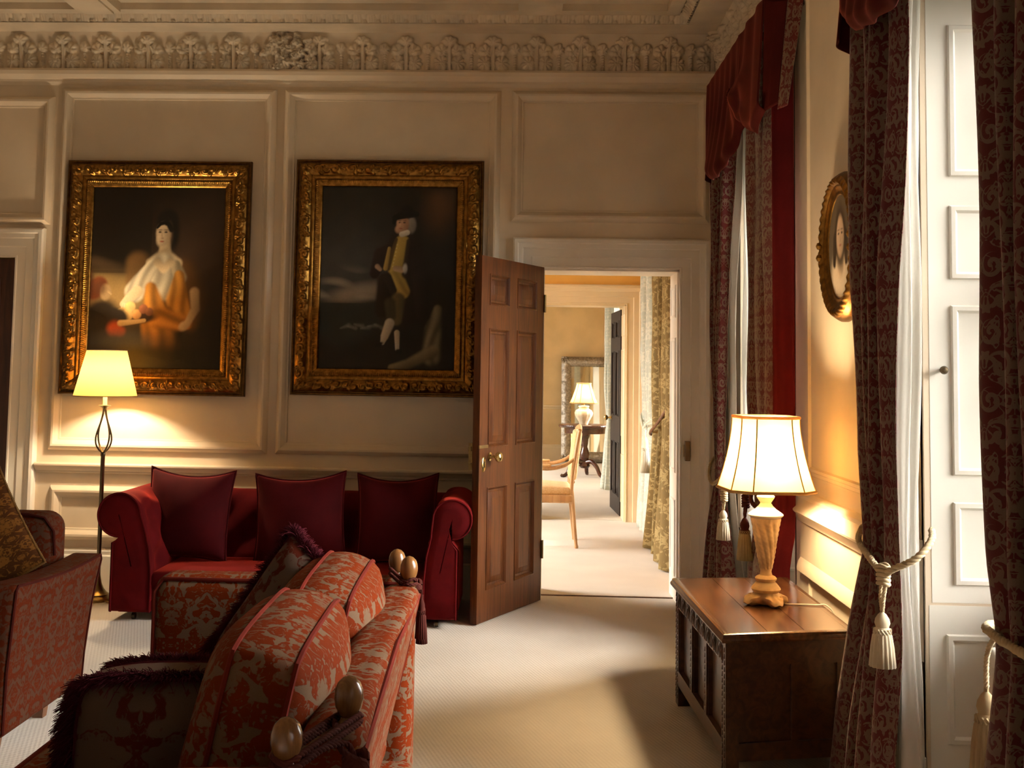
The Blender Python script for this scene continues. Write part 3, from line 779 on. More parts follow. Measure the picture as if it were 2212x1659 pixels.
def lady():
    p = Pic(250, 330, (.022, .013, .006)); U, V = p.U, p.V
    p.e(.78, .62, .32, .25, (.07, .035, .017), .7, .5, .9)
    p.e(.15, .40, .38, .13, (.42, .26, .09), .95, 0, .6); p.put((V < .535) * (V > .52) * (U < .36) * 1.0, (.10, .055, .02), .7)  # golden background, partly the floor lamp's glow painted into the canvas
    p.put(sstep(.50, .56, V) * (U < .45) * 1.0, (.020, .012, .006), .85)
    p.e(.12, .56, .16, .03, (.16, .09, .04), .5, -.2, .8)
    # cloak behind
    p.c([(.36, .57), (.34, .48)], [.09, .07], (.20, .10, .03), .9, .4)
    p.c([(.70, .53), (.78, .40), (.76, .25)], [.09, .10, .06], (.13, .055, .012), .9, .5)
    # hair, neck, face
    p.e(.565, .815, .078, .065, (.010, .007, .005), 1, .15, .3); p.e(.60, .75, .06, .10, (.010, .007, .005), 1, 0, .4)
    p.c([(.555, .70), (.556, .63)], [.036, .046], (.66, .48, .28), 1, .3)
    p.c([(.45, .58), (.555, .61), (.65, .58)], [.034, .062, .038], (.68, .50, .29), 1, .35)
    p.e(.54, .742, .055, .062, (.74, .55, .34), 1, .05, .22); p.e(.525, .705, .036, .035, (.74, .55, .34), 1, 0, .4)
    p.e(.585, .73, .022, .055, (.40, .24, .12), .45, 0, .8); p.c([(.492, .775), (.515, .797), (.545, .803), (.575, .795), (.598, .765)], [.008, .014, .015, .018, .02], (.010, .007, .005), 1, .4)
    for sx in (.513, .558):
        p.e(sx, .751, .012, .005, (.05, .03, .02), .95, 0, .5); p.e(sx, .763, .018, .003, (.16, .09, .05), .8, 0, .7)
    p.e(.527, .735, .006, .018, (.55, .36, .2), .6, .1, .8); p.e(.532, .717, .011, .004, (.35, .18, .11), .6, 0, .7)
    p.e(.530, .699, .016, .0045, (.46, .12, .07), .95, 0, .5)
    # bodice and sleeve in white satin
    p.c([(.55, .545), (.55, .44)], [.115, .09], (.60, .50, .34), 1, .2, .3, .28, 70, 5)
    p.c([(.46, .56), (.38, .47), (.34, .42)], [.045, .065, .075], (.70, .58, .39), 1, .2, .3, .30, 95, 2)
    p.c([(.64, .565), (.68, .50)], [.042, .045], (.40, .31, .19), 1, .3, .35, .25, 80, 3)
    p.c([(.50, .585), (.55, .545), (.60, .585)], [.03, .028, .03], (.68, .50, .29), .95, .5)
    # orange drapery
    p.c([(.46, .44), (.50, .30), (.55, .12)], [.045, .10, .13], (.50, .20, .026), 1, .3, .3, .38, 62, 4)
    p.c([(.67, .51), (.66, .38), (.72, .30)], [.04, .08, .055], (.52, .22, .03), 1, .25, .3, .35, 75, 6)
    p.c([(.52, .28), (.66, .26), (.74, .25)], [.075, .07, .04], (.46, .18, .023), 1, .35, .3, .38, 80, 8)
    p.e(.62, .06, .25, .14, (.03, .017, .008), .85, 0, .7)
    # arms
    p.c([(.36, .42), (.30, .385), (.255, .35)], [.042, .034, .024], (.82, .62, .36), 1, .25)
    for k in range(4): p.c([(.26 + .012 * k, .352), (.245 + .02 * k, .325)], [.009, .006], (.84, .64, .38), 1, .4)
    p.c([(.79, .42), (.80, .33), (.745, .25)], [.035, .032, .024], (.52, .35, .18), 1, .4); p.e(.72, .235, .04, .025, (.56, .38, .20), 1, .3, .4)
    # basket of fruit held by a child
    p.e(.36, .275, .15, .032, (.045, .02, .01), 1, .05, .3)
    for (x, y, r, cc) in ((.25, .30, .042, (.80, .48, .16)), (.31, .335, .04, (.85, .55, .20)), (.36, .295, .036, (.66, .32, .10)), (.29, .29, .042, (.82, .50, .17)), (.41, .325, .034, (.30, .10, .04)), (.455, .31, .03, (.22, .08, .03))):
        p.e(x, y, r, r * .76, cc, 1, 0, .2); p.e(x - r * .25, y + r * .25, r * .4, r * .3, tuple(min(1, q * 1.3) for q in cc), .6, 0, .8)
    p.c([(-.02, .20), (.10, .27), (.22, .27)], [.12, .14, .08], (.024, .016, .010), 1, .3)
    p.c([(.03, .43), (.07, .455)], [.075, .06], (.26, .06, .018), 1, .25); p.e(-.01, .45, .04, .09, (.10, .03, .012), .9, 0, .5)
    p.e(.12, .415, .042, .045, (.58, .38, .18), 1, .2, .25); p.c([(.145, .42), (.162, .405)], [.012, .006], (.60, .40, .19), 1, .4)
    p.e(.075, .44, .05, .045, (.14, .05, .02), .8, 0, .6)
    p.c([(.20, .215), (.24, .20)], [.055, .04], (.46, .07, .02), .95, .5)
    p.c([(.24, .245), (.36, .255), (.42, .262)], [.022, .015, .013], (.60, .40, .20), .9, .4)
    p.e(.25, .13, .22, .07, (.055, .055, .055), .9, 0, .6); p.put(1 - sstep(.08, .14, V), (.020, .014, .006), .9); p.e(.36, .05, .14, .08, (.10, .07, .012), .7, 0, .8)
    p.C *= (1 + .14 * vnoise(U, V, 30, 4))[..., None] * .72; return p
def gentleman():
    p = Pic(250, 330, (.016, .012, .008)); U, V = p.U, p.V
    sky = sstep(.75, .2, U)
    p.put(sky * sstep(.36, .38, V) * (1 - sstep(.55, 1.0, V) * .75), (.060, .058, .052), .95)
    cl = np.clip(vnoise(U * 1.0, V * 2.2, 14, 8) * 1.8, 0, 1)
    p.put(cl * sstep(.37, .40, V) * (1 - sstep(.46, .58, V)) * sky, (.30, .26, .20), .85)
    p.e(.30, .41, .22, .045, (.34, .28, .21), .7, .15, .8); p.e(.88, .88, .10, .12, (.10, .045, .018), .7, -.4, .9)
    p.put((1 - sstep(.355, .362, V)) * sky, (.032, .034, .030), .95)
    for k in range(7): p.c([(.16 + .05 * k, .22 + .012 * (k % 3)), (.22 + .05 * k, .235 - .01 * (k % 2))], [.006, .014], (.22, .21, .18), .5, .9)
    p.put(1 - sstep(.12, .24, V + .05 * np.sin(U * 9)), (.017, .012, .008), .95)
    # cloth over a rock
    p.c([(.87, .33), (.84, .22), (.83, .08)], [.03, .055, .065], (.17, .135, .075), .9, .4, .3, .4, 70, 3); p.c([(.84, .10), (.66, .03), (.54, .01)], [.045, .035, .025], (.16, .12, .06), .9, .4, .3, .3, 60, 2)
    # coat
    p.c([(.55, .66), (.45, .62), (.40, .52)], [.05, .06, .035], (.020, .011, .009), 1, .25)
    p.c([(.62, .66), (.66, .50), (.60, .36)], [.13, .15, .16], (.020, .012, .009), 1, .25)
    p.c([(.48, .48), (.46, .32)], [.06, .05], (.020, .012, .009), 1, .3); p.c([(.74, .50), (.76, .30)], [.06, .05], (.018, .011, .008), 1, .3)
    # waistcoat, breeches, stockings
    p.c([(.60, .69), (.56, .56)], [.055, .065], (.37, .25, .055), 1, .2); p.c([(.565, .50), (.61, .425)], [.055, .052], (.30, .20, .045), 1, .2, .3, .2, 90, 2); p.c([(.50, .50), (.54, .43)], [.03, .028], (.020, .012, .009), 1, .3)
    p.c([(.555, .71), (.50, .55)], [.012, .016], (.05, .026, .012), .9, .5); p.c([(.65, .70), (.63, .52)], [.02, .03], (.022, .012, .009), .95, .4)
    p.c([(.505, .66), (.48, .55)], [.012, .016], (.36, .24, .06), .9, .4)
    for k in range(7): p.e(.565 - .005 * k, .68 - .02 * k, .006, .004, (.55, .42, .16), .8, 0, .6)
    p.c([(.58, .38), (.57, .27)], [.05, .04], (.10, .075, .03), 1, .3); p.c([(.52, .36), (.53, .29)], [.04, .035], (.05, .04, .02), .9, .4)
    p.c([(.52, .25), (.485, .18), (.47, .145)], [.035, .028, .016], (.44, .38, .29), 1, .25); p.c([(.575, .20), (.58, .11)], [.02, .015], (.42, .36, .27), 1, .25)
    p.e(.445, .135, .03, .012, (.012, .008, .006), 1, .3, .4); p.e(.59, .10, .026, .012, (.012, .008, .006), 1, 0, .4)
    # hands, cuffs
    p.c([(.42, .56), (.44, .545)], [.018, .014], (.34, .22, .13), .9, .4); p.c([(.60, .545), (.555, .55)], [.022, .02], (.36, .23, .13), 1, .4); p.e(.625, .55, .016, .025, (.42, .37, .30), .9, 0, .5)
    # head
    p.e(.665, .79, .035, .045, (.20, .17, .14), 1, 0, .3); p.e(.60, .795, .045, .05, (.44, .25, .145), 1, -.1, .2); p.e(.575, .765, .03, .022, (.44, .25, .145), 1, 0, .4)
    p.e(.627, .79, .02, .042, (.24, .12, .07), .6, 0, .8)
    for sx in (.578, .612): p.e(sx, .803, .010, .004, (.04, .025, .02), .95, 0, .5); p.e(sx, .814, .015, .003, (.12, .07, .045), .8, 0, .7)
    p.e(.583, .788, .006, .014, (.52, .30, .18), .8, 0, .7); p.e(.586, .770, .014, .0035, (.30, .09, .06), .9, 0, .5)
    p.c([(.595, .738), (.635, .748)], [.020, .019], (.52, .46, .36), 1, .3)
    p.c([(.55, .83), (.63, .855), (.70, .85)], [.02, .04, .02], (.008, .007, .006), 1, .25); p.e(.63, .87, .045, .03, (.010, .008, .007), 1, 0, .3); p.c([(.54, .83), (.535, .80)], [.018, .012], (.008, .007, .006), 1, .3)
    p.C *= (1 + .12 * vnoise(U, V, 30, 5))[..., None]; return p
def oval_pic():
    p = Pic(110, 150, (.07, .055, .04)); U, V = p.U, p.V
    p.e(.5, .60, .5, .5, (.16, .12, .085), .8, 0, .9)
    p.e(.5, .12, .40, .36, (.62, .50, .38), 1, 0, .3); p.c([(.5, .5), (.5, .3)], [.09, .13], (.56, .42, .30), 1, .4)
    p.e(.5, .60, .24, .30, (.035, .022, .015), 1, 0, .3); p.c([(.29, .6), (.24, .34)], [.09, .06], (.035, .022, .015), 1, .4); p.c([(.71, .6), (.76, .34)], [.09, .06], (.035, .022, .015), 1, .4)
    p.e(.5, .60, .155, .20, (.60, .43, .31), 1, 0, .22)
    for sx in (.43, .57): p.e(sx, .63, .035, .012, (.06, .04, .03), .9, 0, .5); p.e(sx, .665, .05, .008, (.14, .09, .06), .7, 0, .7)
    p.e(.5, .575, .018, .03, (.45, .29, .2), .6, 0, .8); p.e(.5, .515, .05, .012, (.42, .16, .12), .9, 0, .5)
    return p
def picture_mesh(pic, w, h, M, oval=False):
    P = np.zeros((*pic.U.shape, 3))
    if oval:
        a, c = pic.U * 2 - 1, pic.V * 2 - 1
        P[..., 0] = a * np.sqrt(1 - c * c / 2) * w / 2; P[..., 2] = c * np.sqrt(1 - a * a / 2) * h / 2
    else:
        P[..., 0] = (pic.U - .5) * w; P[..., 2] = (pic.V - .5) * h
    P = np.array([list(M @ Vector(q)) for q in P.reshape(-1, 3)]).reshape(P.shape)
    return MB().grid(P, flip=False)
def add_canvas(pic, w, h, M, parent, oval=False):
    o = picture_mesh(pic, w, h, M, oval).build('canvas', 'oil_paint', parent)
    at = o.data.color_attributes.new('paint', 'FLOAT_COLOR', 'POINT')
    c = np.ones((pic.C.shape[0] * pic.C.shape[1], 4), np.float32); c[:, :3] = np.clip(pic.C.reshape(-1, 3), 0, 1)
    at.data.foreach_set('color', c.ravel()); return o
def scroll_relief(s, t, P):
    """carved scroll border, s along, t 0..1 across"""
    k = np.floor(s / P); x = (s / P - k - .5) * P / .085; y = (t - .5) * 1.15
    sg = np.where(k % 2 == 0, 1, -1); y = y * sg
    H = np.zeros_like(s)
    for (cx, cy, R, hd) in ((-.26, .06, .40, 1), (.33, -.08, .34, -1), (.03, .36, .2, 1), (-.02, -.36, .2, -1)):
        dx, dy = x - cx, y - cy; r = np.hypot(dx, dy) / R; th = np.arctan2(dy, dx)
        sp = .5 + .5 * np.cos(th * hd + 7.5 * r)
        H = np.maximum(H, (1 - sstep(.8, 1.0, r)) * (.25 + .75 * sp ** 1.5) * (1 - .35 * r))
        H = np.maximum(H, np.sqrt(np.clip(1 - (r / .28) ** 2, 0, 1)))
    return H * (1 - sstep(.40, .5, np.abs(t - .5)))
def frame_strip(b, M, w, h, prof_t, prof_h, relief=None, P=.1, ds=.004):
    """mitred carved strip: outer size w x h, prof_t inward distances, prof_h heights toward viewer (-y)"""
    T = np.array(prof_t); Hh = np.array(prof_h)
    for k in range(4):
        L = w if k % 2 == 0 else h; n = max(2, int(L / ds)) if relief else 2
        u = np.linspace(-.5, .5, n)[:, None]
        s = u * (L - 2 * T[None, :])
        hh = np.ones((n, 1)) * Hh[None, :]
        if relief:
            t = (T - T[0]) / (T[-1] - T[0]); per = L / max(1, round(L / P))
            hh = hh + relief(s + L / 2, np.ones((n, 1)) * t[None, :], per)
        d = (h if k % 2 == 0 else w) / 2 - T[None, :] * np.ones((n, 1))
        Pq = np.zeros((n, len(T), 3)); Pq[..., 1] = -hh
        if k == 0: Pq[..., 0] = s; Pq[..., 2] = d
        if k == 1: Pq[..., 0] = d; Pq[..., 2] = -s
        if k == 2: Pq[..., 0] = -s; Pq[..., 2] = -d
        if k == 3: Pq[..., 0] = -d; Pq[..., 2] = s
        V = np.array([list(M @ Vector(q)) for q in Pq.reshape(-1, 3)]).reshape(Pq.shape)
        b.grid(V, flip=True)
    return b
def framed_picture(name, cx, cz, w, h, pic, label):
    root = thing(name, (cx, D1 - .02, cz - h / 2), label, 'painting', 'large gilt framed portraits')
    M = Matrix.Translation((cx, D1 - .028, cz)) @ Matrix.Rotation(-.012, 4, 'X')
    T = list(np.linspace(.026, .098, 16))
    frame_strip(MB(), M, w, h, [0, 0, .004, .012, .018, .024, .026], [0, .028, .034, .036, .030, .030, .033]).build('frame_edge', 'frame_gold_dark', root)
    b = frame_strip(MB(), M, w, h, T, [.033 + .018 * math.sin(PI * i / 15) for i in range(16)], lambda s, t, P: .022 * scroll_relief(s, t, P), .105)
    b.build('carved_border', 'frame_gold', root, angle=180)
    inner = [.098, .102, .112, .118, .122, .126, .128, .132, .136, .140, .146, .158, .166, .168]
    ih = [.033, .036, .037, .032, .028, .030, .034, .036, .034, .028, .026, .018, .014, .004]
    frame_strip(MB(), M, w, h, inner, ih, lambda s, t, P: .003 * (np.abs(t - .5) < .12) * np.sin(s * 2 * PI / .012), .1, .003).build('inner_moulding', 'frame_gold', root, angle=60)
    add_canvas(pic, w - .33, h - .33, M @ Matrix.Translation((0, -.004, 0)), root)
    return root
framed_picture('framed_painting', -2.327, 1.944, 1.175, 1.475, lady(), 'gilt framed portrait of a person in white blouse and orange drapery, above the floor lamp')
framed_picture('framed_painting', -.865, 1.962, 1.18, 1.475, gentleman(), 'gilt framed portrait of a person in dark coat and black hat, beside the open door')
# oval portrait on the pier
def oval_portrait():
    cy, cz = 4.41, 1.885; W, H = .50, .57
    root = thing('oval_portrait', (XR - .01, cy, cz - H / 2), 'small oval gilt framed portrait on the wall between the two windows', 'painting')
    M = Matrix.Translation((XR, cy, cz)) @ Matrix.Rotation(-PI / 2, 4, 'Z')
    def ring(name, prof, mat, mod=None, n=240):
        P = np.zeros((n, len(prof), 3))
        for i in range(n):
            th = 2 * PI * i / n
            for j, (d, hgt) in enumerate(prof):
                hh = hgt + (mod(th, j / (len(prof) - 1)) if mod else 0)
                P[i, j] = list(M @ Vector(((W / 2 - d) * math.cos(th), -hh, (H / 2 - d) * math.sin(th))))
        return MB().grid(P, closeu=True).build(name, mat, root, angle=60)
    def leaf(th, t):
        k = .5 + .5 * math.sin(th * 44 + (t - .5) * 9); g = math.sin(PI * t)
        q = min(abs(((th - PI / 4 * 3.0) % PI) - 0.0), 1)
        return .007 * k * g
    ring('frame_edge', [(0.015, 0), (.0, .008), (.0, .026), (.005, .036), (.010, .044), (.014, .050)], 'frame_gold_dark')
    ring('carved_border', [(.014 + .036 * i / 9, .050 + .010 * math.sin(PI * i / 9)) for i in range(10)], 'frame_gold', leaf)
    ring('inner_moulding', [(.050, .050), (.054, .050), (.060, .046), (.072, .042), (.080, .040), (.084, .042), (.088, .040), (.090, .034)], 'frame_gold')
    for th in (PI * .97, PI * 1.03, -.03 * PI, .03 * PI):
        b = MB()
        c = M @ Vector(((W / 2 - .032) * math.cos(th), -.060, (H / 2 - .032) * math.sin(th)))
        b.lathe([(.001, -.015), (.010, -.012), (.015, 0), (.010, .012), (.001, .015)], tuple(c), 12)
        b.build('bead', 'frame_gold', root)
    add_canvas(oval_pic(), W - .172, H - .172, M @ Matrix.Translation((0, -.037, 0)), root, True)
oval_portrait()

# ================================================================== CUSHIONS AND UPHOLSTERY
def pillow_pts(w, h, t, n=30, pull=.07, sag=0.0):
    """knife-edge cushion: x width, z height (0 at the foot), y thickness"""
    a = np.linspace(-1, 1, n); A, B = np.meshgrid(a, a, indexing='ij')
    ca = 1 - pull * (1 - np.abs(B) ** 2.2) * np.abs(A) ** 3; cb = 1 - pull * (1 - np.abs(A) ** 2.2) * np.abs(B) ** 3
    X = A * ca * w / 2; Z = B * cb * h / 2
    if sag: Z = Z - sag * (1 - A * A) * sstep(-.2, 1, B)
    T = t / 2 * ((1 - np.abs(A) ** 2.4) * (1 - np.abs(B) ** 2.4)) ** .55
    T = T * (1 + .12 * np.sin(A * 3.1 + 1) * np.cos(B * 2.7))
    return X, Z + h / 2, T
def pillow(root, M, w, h, t, mat, pip=None, pip_r=.006, pull=.07, sag=0.0, body='cover', n=30):
    X, Z, T = pillow_pts(w, h, t, n, pull, sag); b = MB()
    UV = np.stack([X + w, Z], -1)
    for sg in (-1, 1):
        P = np.stack([X, T * sg, Z], -1)
        P = np.array([list(M @ Vector(q)) for q in P.reshape(-1, 3)]).reshape(P.shape)
        b.grid(P, UV, flip=(sg > 0))
    o = b.build(body, mat, root, weld=True, angle=180)
    edge = [(X[i, 0], Z[i, 0]) for i in range(n)] + [(X[-1, j], Z[-1, j]) for j in range(1, n)] + [(X[i, -1], Z[i, -1]) for i in range(n - 2, -1, -1)] + [(X[0, j], Z[0, j]) for j in range(n - 2, 0, -1)]
    pts = [M @ Vector((x, 0, z)) for x, z in edge]
    if pip: MB().tube(pts, pip_r, 6, closed=True).build('piping', pip, root)
    return pts
def fringe(name, lines, L, n, mat, parent, r=.0022, spread=.7, droop=.5, jitter=.35, seed=1):
    """soft brush fringe; lines: list of (point list, outward function)"""
    rg = random.Random(seed); b = MB()
    for pts, outf in lines:
        pp = resample(pts, .004); m = len(pp)
        for k in range(n):
            i = rg.randrange(m); p = pp[i]; o = outf(p)
            d = Vector((o.x + rg.gauss(0, spread * .5), o.y + rg.gauss(0, spread * .5), o.z + rg.gauss(0, spread * .5))).normalized()
            l = L * rg.uniform(1 - jitter, 1 + jitter * .5); q = []
            for j in range(4):
                f = j / 3; q.append(p + d * l * f + Vector((0, 0, -droop * l * f * f)))
            b.tube(q, [r, r * .95, r * .8, r * .4], 3, cap=False)
    o = b.build(name, mat, parent, smooth=True, angle=180); o['kind'] = 'stuff'; return o

# ---- red velvet chesterfield -------------------------------------------------
def chesterfield():
    x0, x1, y0, y1 = -2.235, -.365, 6.34, 7.10
    root = thing('velvet_sofa', ((x0 + x1) / 2, (y0 + y1) / 2, 0), 'deep red velvet sofa with rolled arms against the panelled wall behind the open door', 'sofa')
    zt = .69
    def tuft(y, z, cy=.15, cz=.13):
        a = np.cos(PI * y / cy) * np.cos(PI * z / cz); return .014 * a
    def scroll(sgn, n=26):
        cxx, R, post = ((.185, .118, .215) if sgn > 0 else (.150, .105, .175))
        """arm section (x outward from the inner face, z), from the inside foot over the roll to the outside foot"""
        czz = zt - R
        pts = [(0.0, .05), (0.0, .25), (.012, .38), (.035, .48)]
        pts += [(cxx + R * math.cos(q), czz + R * math.sin(q)) for q in np.linspace(PI * .98, -PI * .60, n)]
        pts += [(post, .42), (post, .05)]
        return pts
    aw = .20
    for sgn, xi in ((1, -2.03), (-1, -.535)):
        cxx, R, post = ((.185, .118, .215) if sgn > 0 else (.150, .105, .175)); czz = zt - R
        sec = scroll(sgn); sec2 = [tuple(p) for p in resample([(p[0], 0, p[1]) for p in sec], .02)]
        sec2 = [(p[0], p[2]) for p in sec2]
        ys = np.linspace(y0, y1 - .04, 46); P = np.zeros((len(ys), len(sec2), 3)); UV = np.zeros((len(ys), len(sec2), 2))
        acc = np.cumsum([0] + [math.dist(a, c) for a, c in zip(sec2[:-1], sec2[1:])])
        for i, y in enumerate(ys):
            for j, (a, z) in enumerate(sec2):
                k = sstep(.10, .25, acc[j]) * (1 - sstep(.60, .72, acc[j])) * sstep(0.03, .09, y - y0)
                d = float(tuft(y - y0, acc[j]) * k)
                nx, nz = (a - cxx, z - czz) if z > czz - .05 else (-1, 0)
                L = math.hypot(nx, nz); edge = .012 * (1 - min(1, (y - y0) / .03)) ** 2
                a2 = a + nx / L * (d - edge); z2 = z + nz / L * (d - edge)
                P[i, j] = (xi - sgn * a2, y, z2); UV[i, j] = (y, acc[j])
        arm = MB().grid(P, UV, flip=sgn < 0).build('arm', 'red_velvet', root, angle=180)
        # facing panel on the arm front: follows the scroll, domed a little
        out = scroll(sgn, 40); cx_, cz_ = post * .5, .30
        b = MB(); rings = []
        for f, dy in ((1, 0), (.985, -.010), (.93, -.020), (.5, -.024), (.02, -.024)):
            rings.append([(xi - sgn * ((cx_ + (cxx - cx_) * sstep(.3, .5, z)) + (a - (cx_ + (cxx - cx_) * sstep(.3, .5, z))) * f), y0 + dy + .012, (lambda c0: c0 + (z - c0) * f)(cz_ + (czz - cz_) * sstep(.3, .5, z))) for a, z in out])
        b.grid(np.array(rings), flip=sgn > 0, closev=True); b.build('arm_front', 'red_velvet', arm, angle=60)
        b = MB(); b.tube([(xi - sgn * a, y0 - .006, z) for a, z in out], .006, 6); b.build('piping', 'red_velvet', arm)
    # back: rolled top, along x
    xs = np.linspace(x0 + .02, x1 - .02, 60)
    cyb, czb, Rb = y1 - .10, .575, .085
    sec = [(y1 - .215, .20), (y1 - .20, .35), (y1 - .19, .48)] + [(cyb + Rb * math.cos(q), czb + Rb * math.sin(q)) for q in np.linspace(PI * .95, -PI * .1, 20)] + [(y1 - .015, .5), (y1 - .015, .10)]
    sec = [(p[0], p[2]) for p in resample([(a, 0, z) for a, z in sec], .025)]
    P = np.zeros((len(xs), len(sec), 3))
    for i, x in enumerate(xs):
        for j, (y, z) in enumerate(sec):
            k = 1.0 if y < cyb else 0; d = float(tuft(x - x0, z)) * k * (1 if z > .27 else 0)
            P[i, j] = (x, y - d, z + (.3 * d if z > .6 else 0))
    MB().grid(P).build('backrest', 'red_velvet', root, angle=180)
    def seatf(p):
        p = np.array(p); u = (p[0] - x0) / (x1 - x0)
        if p[2] > .2: p[2] += .03 * math.sin(PI * min(1, max(0, (u - .1) / .8))) * math.sin(PI * min(1, max(0, (p[1] - y0) / .6)))
        return p
    MB().rbox(x0 + aw - .02, x1 - aw + .02, y0 + .015, y1 - .16, .17, .262, .04, 4, seatf, 12).build('seat', 'red_velvet', root, weld=True, angle=180)
    MB().rbox(x0 + aw - .01, x1 - aw + .01, y0 + .03, y1 - .06, .05, .20, .012, 2).build('apron', 'red_velvet', root, weld=True)
    MB().tube([(x0 + aw, y0 + .026, .105), (x1 - aw, y0 + .026, .105)], .006, 6).build('piping', 'red_velvet', root)
    for (xa, xb) in ((x0 + .02, x0 + aw), (x1 - aw, x1 - .015)): MB().rbox(xa, xb, y0 + .012, y1 - .03, .045, .14, .01, 2).build('base_frame', 'dark_red_velvet', root, weld=True)
    for x in (x0 + .10, x1 - .10):
        for y in (y0 + .06, y1 - .10):
            b = MB().tube([(x - .009, y, .018), (x + .009, y, .018)], .018, 14).tube([(x, y + .014, .022), (x, y, .05)], .007, 8)
            b.build('caster', 'dark_bronze', root)
    return root
chesterfield()
for (cx, w, h, ry, lab, rx) in ((-1.95, .50, .52, .035, 'square red velvet scatter cushion on the sofa end beside the floor lamp', .21),
                               (-1.275, .53, .51, -.05, 'square red velvet scatter cushion in the middle of the red sofa', .20),
                               (-.72, .47, .515, -.02, 'square red velvet scatter cushion on the sofa end beside the open door', .19)):
    root = thing('velvet_cushion', (cx, 6.68, .275), lab, 'cushion', 'red velvet cushions on the sofa')
    M = Matrix.Translation((cx, 6.66, .285)) @ Matrix.Rotation(ry, 4, 'Y') @ Matrix.Rotation(-rx, 4, 'X')
    pillow(root, M, w, h, .20, 'dark_red_velvet', 'dark_red_velvet', .0065, .075, .03)

# ================================================================== LAMPS
def lamp_light(name, loc, power, col, r, parent):
    L = bpy.data.lights.new(name, 'POINT'); L.energy = power; L.color = col; L.shadow_soft_size = r
    o = bpy.data.objects.new(name, L); COL.objects.link(o); o.parent = parent; o.location = loc; return o
FLOOR_LAMP_W, TABLE_LAMP_W, FAR_LAMP_W = 20.0, 27.0, 9.0
WARM = (1.0, .82, .55)
def floor_lamp():
    root = thing('floor_lamp', (-2.515, 6.87, 0), 'tall antique brass floor lamp with lit cream shade left of the red sofa', 'lamp')
    c = (-2.515, 6.87, 0)
    MB().lathe([(.083, 0), (.084, .008), (.080, .014), (.076, .018), (.062, .034), (.066, .038), (.05, .05), (.034, .07), (.022, .10), (.015, .135), (.013, .15)], c, 36).build('base', 'antique_brass', root)
    MB().lathe([(.0125, .14), (.0125, .845), (.0145, .85), (.0145, .862), (.012, .87)], c, 16).build('pole', 'dark_bronze', root)
    for k in range(4):
        a = PI / 4 + k * PI / 2; pts = []
        for i in range(15):
            t = i / 14; rr = .008 + .047 * math.sin(PI * min(1, t ** .62 * 1.0)) ** 1.5 if t > 0 else .008
            tw = a + .5 * t
            pts.append((c[0] + rr * math.cos(tw), c[1] + rr * math.sin(tw), .868 + .255 * t))
        MB().tube(pts, .0052, 8).build('cage_rod', 'dark_bronze', root)
    MB().lathe([(.008, 1.115), (.012, 1.122), (.012, 1.13), (.02, 1.138), (.036, 1.146), (.036, 1.149), (.01, 1.15)], c, 28).build('drip_plate', 'antique_brass', root)
    MB().lathe([(.0125, 1.15), (.0125, 1.235), (.008, 1.24)], c, 16).build('candle_tube', 'candle_ivory', root)
    b = MB(); P = np.zeros((2, 96, 3)); Q = np.zeros((9, 96, 3))
    for i in range(9):
        t = i / 8; r0 = .184 + (.116 - .184) * t; z = 1.205 + .272 * t
        for j in range(96):
            a = 2 * PI * j / 96; r = r0 + .0006 * math.cos(a * 48); Q[i, j] = (c[0] + r * math.cos(a), c[1] + r * math.sin(a), z)
    sh = b.grid(Q, closev=True).build('lamp_shade', 'shade_cream', root)
    for z, r in ((1.205, .184), (1.477, .116)):
        MB().tube([(c[0] + r * math.cos(2 * PI * k / 48), c[1] + r * math.sin(2 * PI * k / 48), z) for k in range(48)], .0028, 6, closed=True).build('shade_rim', 'shade_trim' if z < 1.3 else 'candle_ivory', sh)
    b = MB()
    for k in range(3):
        a = k * 2 * PI / 3; b.tube([(c[0], c[1], 1.44), (c[0] + .115 * math.cos(a), c[1] + .115 * math.sin(a), 1.46)], .002, 5)
    b.tube([(c[0], c[1], 1.24), (c[0], c[1], 1.44)], .003, 6); b.build('shade_carrier', 'antique_brass', sh)
    MB().tube(spline([(c[0] + .06, c[1] - .05, .006), (c[0] + .10, c[1] - .09, .006), (c[0] + .17, c[1] - .07, .006), (c[0] + .22, c[1] + .05, .006), (c[0] + .2, c[1] + .2, .006)], 6), .0032, 6).build('cable', 'leg_wood', root)
    lamp_light('bulb', (0, 0, 1.33), FLOOR_LAMP_W, WARM, .028, root)
floor_lamp()

def oct_shade(root, c, z0, z1, hw0, hw1, mat, cut=.36, rot=0.0, flare=1.7, rim='shade_trim', rib=.0022):
    """bell shade, square with cut corners"""
    def ring(z):
        t = (z - z0) / (z1 - z0); h = hw1 + (hw0 - hw1) * (1 - t) ** flare; k = h * (1 - cut)
        pts = [(h, -k), (h, k), (k, h), (-k, h), (-h, k), (-h, -k), (-k, -h), (k, -h)]
        cr, sr = math.cos(rot), math.sin(rot)
        return [(c[0] + x * cr - y * sr, c[1] + x * sr + y * cr, z) for x, y in pts]
    zs = np.linspace(z0, z1, 14); rings = [ring(z) for z in zs]
    P = []
    for r in rings:
        row = []
        for i in range(8):
            a, b2 = np.array(r[i]), np.array(r[(i + 1) % 8])
            for k in range(6): row.append(a + (b2 - a) * k / 6)
        P.append(row)
    sh = MB().grid(np.array(P), closev=True).build('lamp_shade', mat, root, angle=30)
    b = MB()
    for i in range(8): b.tube([r[i] for r in rings], rib, 5)
    b.build('shade_rib', rim, sh)
    for z, rr in ((z0, rib * 2.2), (z1, rib * 2.2)):
        MB().tube(resample(ring(z) + [ring(z)[0]], .02)[:-1], rr, 6, closed=True).build('shade_rim', rim if z == z0 else mat, sh)
    return sh
